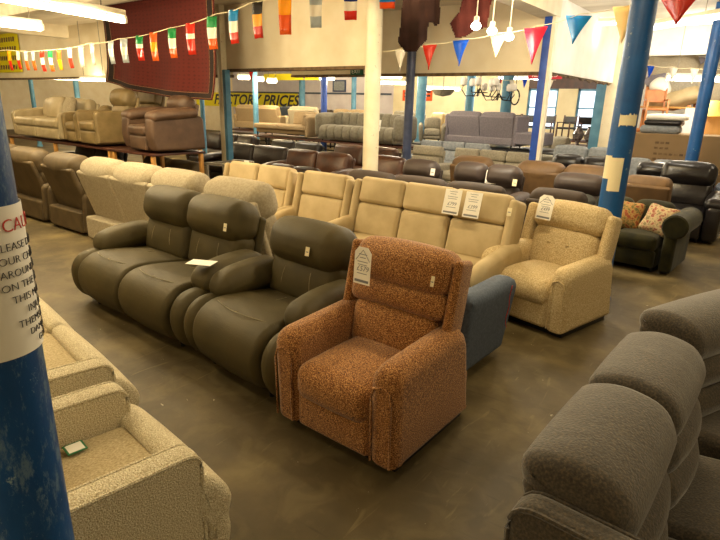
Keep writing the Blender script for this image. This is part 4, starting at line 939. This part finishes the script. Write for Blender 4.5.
bunting('string of small national flags across the left half of the picture', [(-40, 50, 9), (8, 50, 8), (50, 50, 7.6), (90, 43, 7.2), (118, 39, 6.8), (170, 28, 6.4), (216, 14, 6.0), (250, 3, 5.6), (290, -10, 5.2), (420, -22, 5)],
    [(9, 5, 18, ['yellow', 'red'], 'yellow and red flag'), (18, 5, 17, ['white', 'red'], None), (26, 5, 18, ['white', 'orange'], None), (33, 5, 18, ['foil', 'orange'], None), (42, 6, 19, ['red', 'white', 'red'], None), (50, 6, 19, I3, None), (59, 6, 19, ['orange', 'yellow'], 'orange yellow flag'), (70, 6, 19, ['foil', 'red'], None), (81, 7, 20, ['foil', 'white'], None), (92, 6, 20, ['white', 'foil', 'white'], None),
     (111, 8, 21, ['foil', 'white', 'foil'], None), (124, 9, 22, ['foil', 'white', 'foil'], None), (140, 9, 23, ['green', 'white', 'red', 'red'], None), (154, 9, 26, ['orange', 'yellow', 'orange'], 'orange and yellow flag'), (172, 10, 27, I3, 'green white and orange flag'), (191, 11, 29, ['red', 'white', 'red', 'red'], 'red and white flag'), (212, 12, 30, I3, 'green white and orange flag next to the post'),
     (234, 12, 31, ['sky', 'white', 'red'], 'blue white and red flag'), (258, 12, 33, ['black', 'yellow', 'red'], 'black yellow and red flag')])
bunting('string of national flags continuing above the middle partition', [(276, -6, 5.8), (318, -8, 5.7), (350, -9, 5.6), (400, -14, 5.5)], [(285, 14, 36, ['yellow', 'orange'], 'yellow and orange flag'), (316, 13, 31, ['foil', 'white', 'foil'], None), (351, 14, 25, ['navy', 'white', 'red'], None), (388, 17, 18, ['white', 'sky', 'orange'], None)])
bunting('string of coloured triangular pennants across the middle and right', [(376, 51, 8.2), (400, 49, 7.8), (430, 44, 7.4), (462, 39, 7.0), (498, 33, 6.6), (537, 26, 6.2), (580, 14, 5.8), (640, 2, 5.4), (684, -8, 5.0), (740, -22, 4.8)],
    [(401, 10, 20, ['white'], None), (430, 12, 23, ['red'], 'red pennant'), (461, 13, 24, ['royal'], 'blue pennant'), (499, 13, 22, ['cream'], None, 4), (536, 17, 34, ['pink'], 'pinkish red pennant'), (579, 18, 26, ['sky'], 'blue pennant', 6), (628, 20, 34, ['cream'], 'cream pennant'), (682, 20, 28, ['red'], 'red pennant')], kind='tri')
bunting('far string of small pennants below the middle partition', [(222, 24, 12), (228, 71, 12), (251, 69, 12), (283, 68, 12.2), (313, 67, 12.4), (349, 64, 12.8), (362, 63, 12.8), (366, 20, 12.8)],
    [(251, 5, 11, ['red'], None), (304, 5, 12, ['royal'], None), (349, 6, 12, ['red'], None)], kind='tri', r=.006)
bunting('string of small pennants before the heap of wrapped cushions', [(640, 64, 10.2), (650, 65, 10.2), (672, 67, 10.2), (690, 68, 10.2), (725, 69, 10.2)], [(651, 8, 11, ['royal'], None), (674, 9, 13, ['white'], None), (695, 9, 14, ['white'], None), (712, 8, 14, ['royal'], None)], kind='tri', r=.005)
bunting('far string of small pennants between royal blue post and blue columns', [(478, 75, 14.5), (498, 79, 14.5), (512, 80, 14.5), (525, 79, 14.5), (556, 80, 14.5)], [(500, 5, 8, ['pink'], None), (512, 5, 10, ['white'], None), (525, 5, 8, ['royal'], None), (551, 5, 8, ['white'], None)], kind='tri', r=.006)

# ---------------------------------------------------------------- signs
def board(name, label, cat, px0, px1, py0, py1, Y, mt, th=.01):
    a = onY(px0, py0, Y); b = onY(px1, py1, Y); t = thing(name, label, cat, ((a.x + b.x) / 2, Y, (a.z + b.z) / 2)); w_ = b.x - a.x; h = a.z - b.z
    q = B(); bx(q, -w_ / 2, w_ / 2, -th, 0, -h / 2, h / 2); obj('board', q, mt, t, smooth=False); return t, w_, h
FR = lambda x, z, th=.012: MX.Translation((x, -th, z)) @ MX.Rotation(rad(90), 4, 'X')
t, w_, h = board('banner', 'yellow banner with black italic capitals on the far lilac wall', 'banner', 196, 298, 92, 109, YF - .02, m_yel)
text('lettering', 'FACTORY PRICES', h * 1.0, m_ink, FR(w_ * .10, -h * .33), t, shear=.3, fit=w_ * .82, bold=.02)
board('banner', 'thin yellow banner strip high on the far side below the middle partition', 'banner', 264, 320, 74, 80, 16.5, m_yel)
bt = [o for o in bpy.data.objects if o.name.startswith('banner')][-1]; t = bpy.data.objects['banner.001']; q = B(); [tube(q, [(sx, -.005, 0), (sx, -.005, CZ - t.location.z - .002)], .008, 6) for sx in (-.9, 0, .9)]; obj('cord', q, m_steel, t)
t, w_, h = board('wall_poster', 'yellow poster with dark hand lettering at the far left edge', 'poster', -12, 23, 29, 72, 7.17, m_yel)
q = B(); random.seed(3)
for r_ in range(5):
    z = h * (.42 - .2 * r_); x = -w_ * .44
    while x < w_ * .36:
        l = random.uniform(.06, .14); 
        tube(q, [(x, -.013, z - h * .05), (x + l * .3, -.013, z + h * .04), (x + l * .55, -.013, z - h * .05), (x + l * .8, -.013, z + h * .04)], .016, 4); x += l + .05
obj('lettering', q, m_edge, t, smooth=False)
t, w_, h = board('exit_sign', 'small green illuminated exit sign below the middle partition', 'sign', 352, 363, 68, 75, 9.18, M('exit_green', '#0d5a3c', None, rough=.4), .05)
text('lettering', 'EXIT', h * .8, m_paper, FR(0, -h * .28, .053), t)
t, w_, h = board('hanging_sign', 'red reduced price sign behind the royal blue post', 'sign', 529, 562, 71, 79, 12.2, M('sign_red', '#c22038', None, rough=.5), .02)
q = B(); [tube(q, [(sx * w_ * .4, -.01, h / 2), (sx * w_ * .4, -.01, CZ - t.location.z - .002)], .006, 6) for sx in (-1, 1)]; obj('cord', q, m_steel, t)
text('lettering', 'REDUCED', h * .75, m_paper, FR(0, -h * .26, .022), t)
for i, (a, b, c_, d_) in enumerate(((369, 378, 87, 106), (403, 412, 90, 101), (424, 432, 88, 101))):
    t, w_, h = board('wall_poster', 'orange poster on the far cream wall, ' + ('left of the white pipe column gap', 'beside the navy column', 'right of the wide light blue column')[i], 'poster', a, b, c_, d_, YF - .02, m_orange)
    q = B(); [bx(q, -w_ * .3, w_ * .3, -.014, -.0105, h * z - .04, h * z + .04) for z in (.2, -.1)]; obj('lettering', q, m_ink, t, smooth=False)
t, w_, h = board('picture_frame', 'framed picture on the lilac far wall beside the deep blue column', 'picture', 333, 346, 80, 92, YF - .02, m_navy, .03)
q = B(); bx(q, -w_ * .4, w_ * .4, -.034, -.031, -h * .38, h * .38); obj('print', q, m_bgrey, t, smooth=False)
q = B(); bx(q, -26, -14.3, YF - .03, YF - .005, onY(300, 93, YF).z - .04, onY(300, 93, YF).z + .04); struct('trim_5', q, m_slate)

# wrought iron lights hanging in the far bay
def chandelier(label, px, py, dpt, s):
    p = dep(px, py, dpt); t = thing('wrought_iron_light', label, 'light', p, 0)
    q = B(); tube(q, [(0, 0, 0), (0, 0, CZ - p.z - .003)], .012, 6); obj('chain', q, m_bmetal, t)
    for i in range(5):
        a = i * 2 * pi / 5; pts = [(cos(a) * r * s, sin(a) * r * s, z * s) for r, z in ((0, 0), (.15, -.2), (.38, -.22), (.5, -.05), (.46, .05))]
        q = B(); tube(q, pts, .012, 6); ar = obj('arm', q, m_bmetal, t)
        q = B(); lathe(q, [(.02, 0), (.07, .02), (.08, .12), (.05, .18)], (pts[-1][0], pts[-1][1], pts[-1][2]), 10); obj('glass_cup', q, m_plasterw, ar)
    q = B(); ctr = [(cos(k * pi / 10) * .22 * s, sin(k * pi / 10) * .22 * s, -.12 * s) for k in range(20)]; tube(q, ctr, .01, 6, True); obj('hoop', q, m_bmetal, t)
chandelier('wrought iron chandelier, left of the pair before the cream far wall', 480, 88, 12.6, .85)
chandelier('wrought iron chandelier, lower right of the pair before the cream far wall', 499, 93, 13.2, .8)
q = B(); ctr = [(cos(k * pi / 12) * .12, 0, sin(k * pi / 12) * .2) for k in range(24)]; tube(q, ctr, .02, 8, True); tube(q, [(0, 0, .2), (0, 0, CZ - dep(515, 97, 14.5).z)], .008, 6); o = obj('hanging_hoop', q, m_bmetal); o.location = dep(515, 97, 14.5); tag(o, 'dark oval hoop hanging right of the blue columns', 'hoop')
q = B(); lathe(q, [(.02, -.12), (.22, -.08), (.34, .06), (.33, .07), (.2, -.05), (.02, -.09)], n=20); tube(q, [(0, 0, -.1), (0, 0, CZ - dep(443, 92, 15).z)], .01, 6); o = obj('pendant_bowl', q, m_lgrey); o.location = dep(443, 92, 15); tag(o, 'bowl shaped pendant hanging below the hazy tube light', 'pendant')

# ---------------------------------------------------------------- notices on the columns
def wrap(name, cx, cy, r, a0, a1, z0, z1, mt, parent, jag=0, off=.002, label=None):
    q = B(); n = 20; ra = random.Random(int(z0 * 100)); f = []
    for k, rr in enumerate((r + off, r + off + .001)):
        row_ = []
        for i in range(n + 1):
            a = a0 + (a1 - a0) * i / n; x, y = cos(a) * rr, sin(a) * rr
            row_.append((q.verts.new((x, y, z0 + (ra.uniform(-jag, jag) if jag and k == 0 else 0))), q.verts.new((x, y, z1 + (ra.uniform(-jag, jag) if jag and k == 0 else 0)))))
        f.append(row_)
    for i in range(n):
        q.faces.new((f[1][i][0], f[1][i + 1][0], f[1][i + 1][1], f[1][i][1])); q.faces.new((f[0][i][0], f[0][i][1], f[0][i + 1][1], f[0][i + 1][0]))
        q.faces.new((f[0][i][1], f[1][i][1], f[1][i + 1][1], f[0][i + 1][1])); q.faces.new((f[0][i][0], f[0][i + 1][0], f[1][i + 1][0], f[1][i][0]))
    q.faces.new((f[0][0][0], f[1][0][0], f[1][0][1], f[0][0][1])); q.faces.new((f[0][n][0], f[0][n][1], f[1][n][1], f[1][n][0]))
    return obj(name, q, mt, parent, label)
t = thing('paper_notice', 'white caution notice with red heading wrapped round the near blue column', 'notice', (-1.055, .305, 0))
NC = math.atan2(-.30, 1.06); NA = NC + 1.40           # middle of the sheet, turned away to the right
NZ0, NZ1 = 1.312, 1.575
wrap('sheet', 0, 0, .075, NA - 1.9, NA + 1.45, NZ0, NZ1, m_paper, t)
for (s, dz, sz, mt) in (('CAUTION', .048, .036, m_red), ('PLEASE DO NOT LET', .084, .022, m_ink), ('YOUR CHILDREN RUN', .110, .022, m_ink), ('AROUND OR CLIMB', .136, .022, m_ink), ('ON THE FURNITURE', .162, .022, m_ink), ('THIS MAY CAUSE', .188, .022, m_ink), ('INJURY TO', .214, .022, m_ink), ('THEMSELVES OR', .240, .022, m_ink), ('DAMAGE TO', .262, .020, m_ink), ('GOODS', .284, .020, m_ink)):
    text('lettering', s, sz * .86, mt, MX.Translation((0, 0, NZ1 - dz * .88)) @ MX.Rotation(NA + pi / 2, 4, 'Z') @ MX.Rotation(rad(90), 4, 'X'), t, bend=.0795, bold=-.0004)
for (z0, z1, a0, a1) in ((1.577, 1.59, -.7, .35),):
    o = wrap('torn_tape', -1.055, .305, .075, NC + a0, NC + a1, z0, z1, m_card, None, .008); o.location = (-1.055, .305, 0); tag(o, 'torn strip of tape above the caution notice', 'tape')
mc = math.atan2(-5.3, 1.12)
def onX_z(px, py, x, y):
    r = RT * (px - 360) + DN * (py - 270) + FW * FPX; k = math.hypot(x, y) / math.hypot(r.x, r.y); return CAMH + r.z * k
for (px, y0_, y1_, a0, a1, lb, jag) in ((615, 190, 157, -.55, .45, 'cream printed notice wrapped on the tall blue column', .004), (611, 178, 155, -1.25, -.5, 'second cream sheet overlapping on the left of the tall blue column notice', .004), (625, 125, 115, -.4, 1.0, 'torn scrap of white paper on the tall blue column above the notice', .02)):
    z0 = onX_z(px, y0_, -1.12, 5.3); z1 = onX_z(px, y1_, -1.12, 5.3)
    o = wrap('paper_notice', 0, 0, .105, mc + a0, mc + a1, z0, z1, m_card, None, jag, .003); o.location = (-1.12, 5.30, 0); tag(o, lb, 'notice')
    if px == 615:
        q = B()
        for i in range(6):
            zz = z1 - .05 - i * (z1 - z0 - .08) / 6
            ctr = [(cos(mc + a) * .1105, sin(mc + a) * .1105, zz) for a in [(-.4 + .12 * k) for k in range(int(6 - (i % 3)))]]
            tube(q, ctr, .004, 4)
        q.free()

# ---------------------------------------------------------------- price cards
def lying(label, loc, rz, w_, h, tilt=0, mt=None):
    t = thing('paper_sheet', label, 'paper', loc, rz); q = B(); bx(q, -w_ / 2, w_ / 2, -h / 2, h / 2, 0, .002); q.transform(MX.Rotation(rad(tilt), 4, 'X')); obj('sheet', q, mt or m_paper, t, smooth=False); return t
tagcard('white price card with grey print hanging on the left side of the rust armchair headrest', (-1.70, 2.27, .785), -1, .115, .21, 4, 'big', price='£579')
tagcard('white price card on the headrest of the cream riser armchair', (-1.50, 4.60, .83), -15, .15, .21, 12, 'big', price='£499')
tagcard('left of the two white price sheets on the cream three seat sofa', (-2.27, 4.35, .80), -2, .17, .23, 15, 'sheet', price='£799')
tagcard('right of the two white price sheets on the cream three seat sofa', (-2.06, 4.34, .80), -2, .16, .23, 15, 'sheet', price='£399')
tagcard('white sheet hanging on the headrest of the charcoal two seat recliner', (-3.05, 6.97, .74), 0, .16, .18, 12, 'sheet')
lying('white paper sheet lying on the inner arm of the dark olive grey sofa', (-3.08, 2.22, .645), 25, .19, .12)
lb2 = [('small cream swing tag on the right headrest of the dark olive grey sofa', (-3.20, 2.53, .80), .035, .06), ('small cream swing tag on the headrest of the dark olive grey armchair', (-2.30, 2.47, .79), .035, .06), ('small cream swing tag on the right of the rust armchair headrest', (-1.27, 2.30, .86), .02, .055),
    ('small white tag on the right end of the cream three seat sofa', (-1.72, 4.38, .86), .04, .07), ('cream swing tag hanging on the olive velvet sofa arm', (-.66, 6.55, .57), .05, .07),
    ('white tag on the right of the charcoal armchair by the white pipe column', (-3.9, 6.85, .78), .07, .10), ('white tag on the right of the charcoal armchair left of the blue column', (-1.5, 6.65, .74), .07, .12), ('cream tag at the right end of the charcoal two seat recliner', (-2.66, 6.85, .76), .06, .09),
    ('white tag on the dark leather cushion beside the half blue post', (-9.9, 8.0, .74), .14, .12), ('white tag on the taupe leather sofa back under the rug', (-10.75, 6.25, RZ + .80), .12, .15), ('white label card on the metal trestle side', (-7.25, 6.25, .62), .12, .14), ('white label on the channelled sofa right side', (-8.15, 11.4, K + .35), .14, .28)]
for lb, p, a, b in lb2: tagcard(lb, p, 0, a, b, 12, 'small', mt=m_card if 'cream' in lb else m_paper)

def onX(x, y, X):
    r = RT * (x - 360) + DN * (y - 270) + FW * FPX
    return V((0, 0, CAMH)) + r * (X / r.x)
q = B(); tube(q, [onX(a, b, -3.335) for a, b in ((556, 20), (566, 25), (584, 34), (583, 44), (588, 56), (597, 66), (611, 74))], .008, 6)
tag(obj('wall_cable', q, m_steel), 'thin cable looping down the white hanging partition by the blue pennant', 'cable')
q = B(); random.seed(11); n = 60; top = [q.verts.new((-3.26, 9.3 + 4.05 * i / n, 2.33)) for i in range(n + 1)]; bot = [q.verts.new((-3.26, 9.3 + 4.05 * i / n, 2.33 - random.uniform(.01, .05) - .03 * sin(i * .4) ** 2)) for i in range(n + 1)]
t2 = [q.verts.new((-3.23, v.co.y, 2.33)) for v in top]; b2 = [q.verts.new((-3.23, v.co.y, v.co.z)) for v in bot]
for i in range(n):
    q.faces.new((top[i], top[i + 1], bot[i + 1], bot[i])); q.faces.new((t2[i], b2[i], b2[i + 1], t2[i + 1])); q.faces.new((bot[i], bot[i + 1], b2[i + 1], b2[i]))
struct('trim_6', q, m_edge)
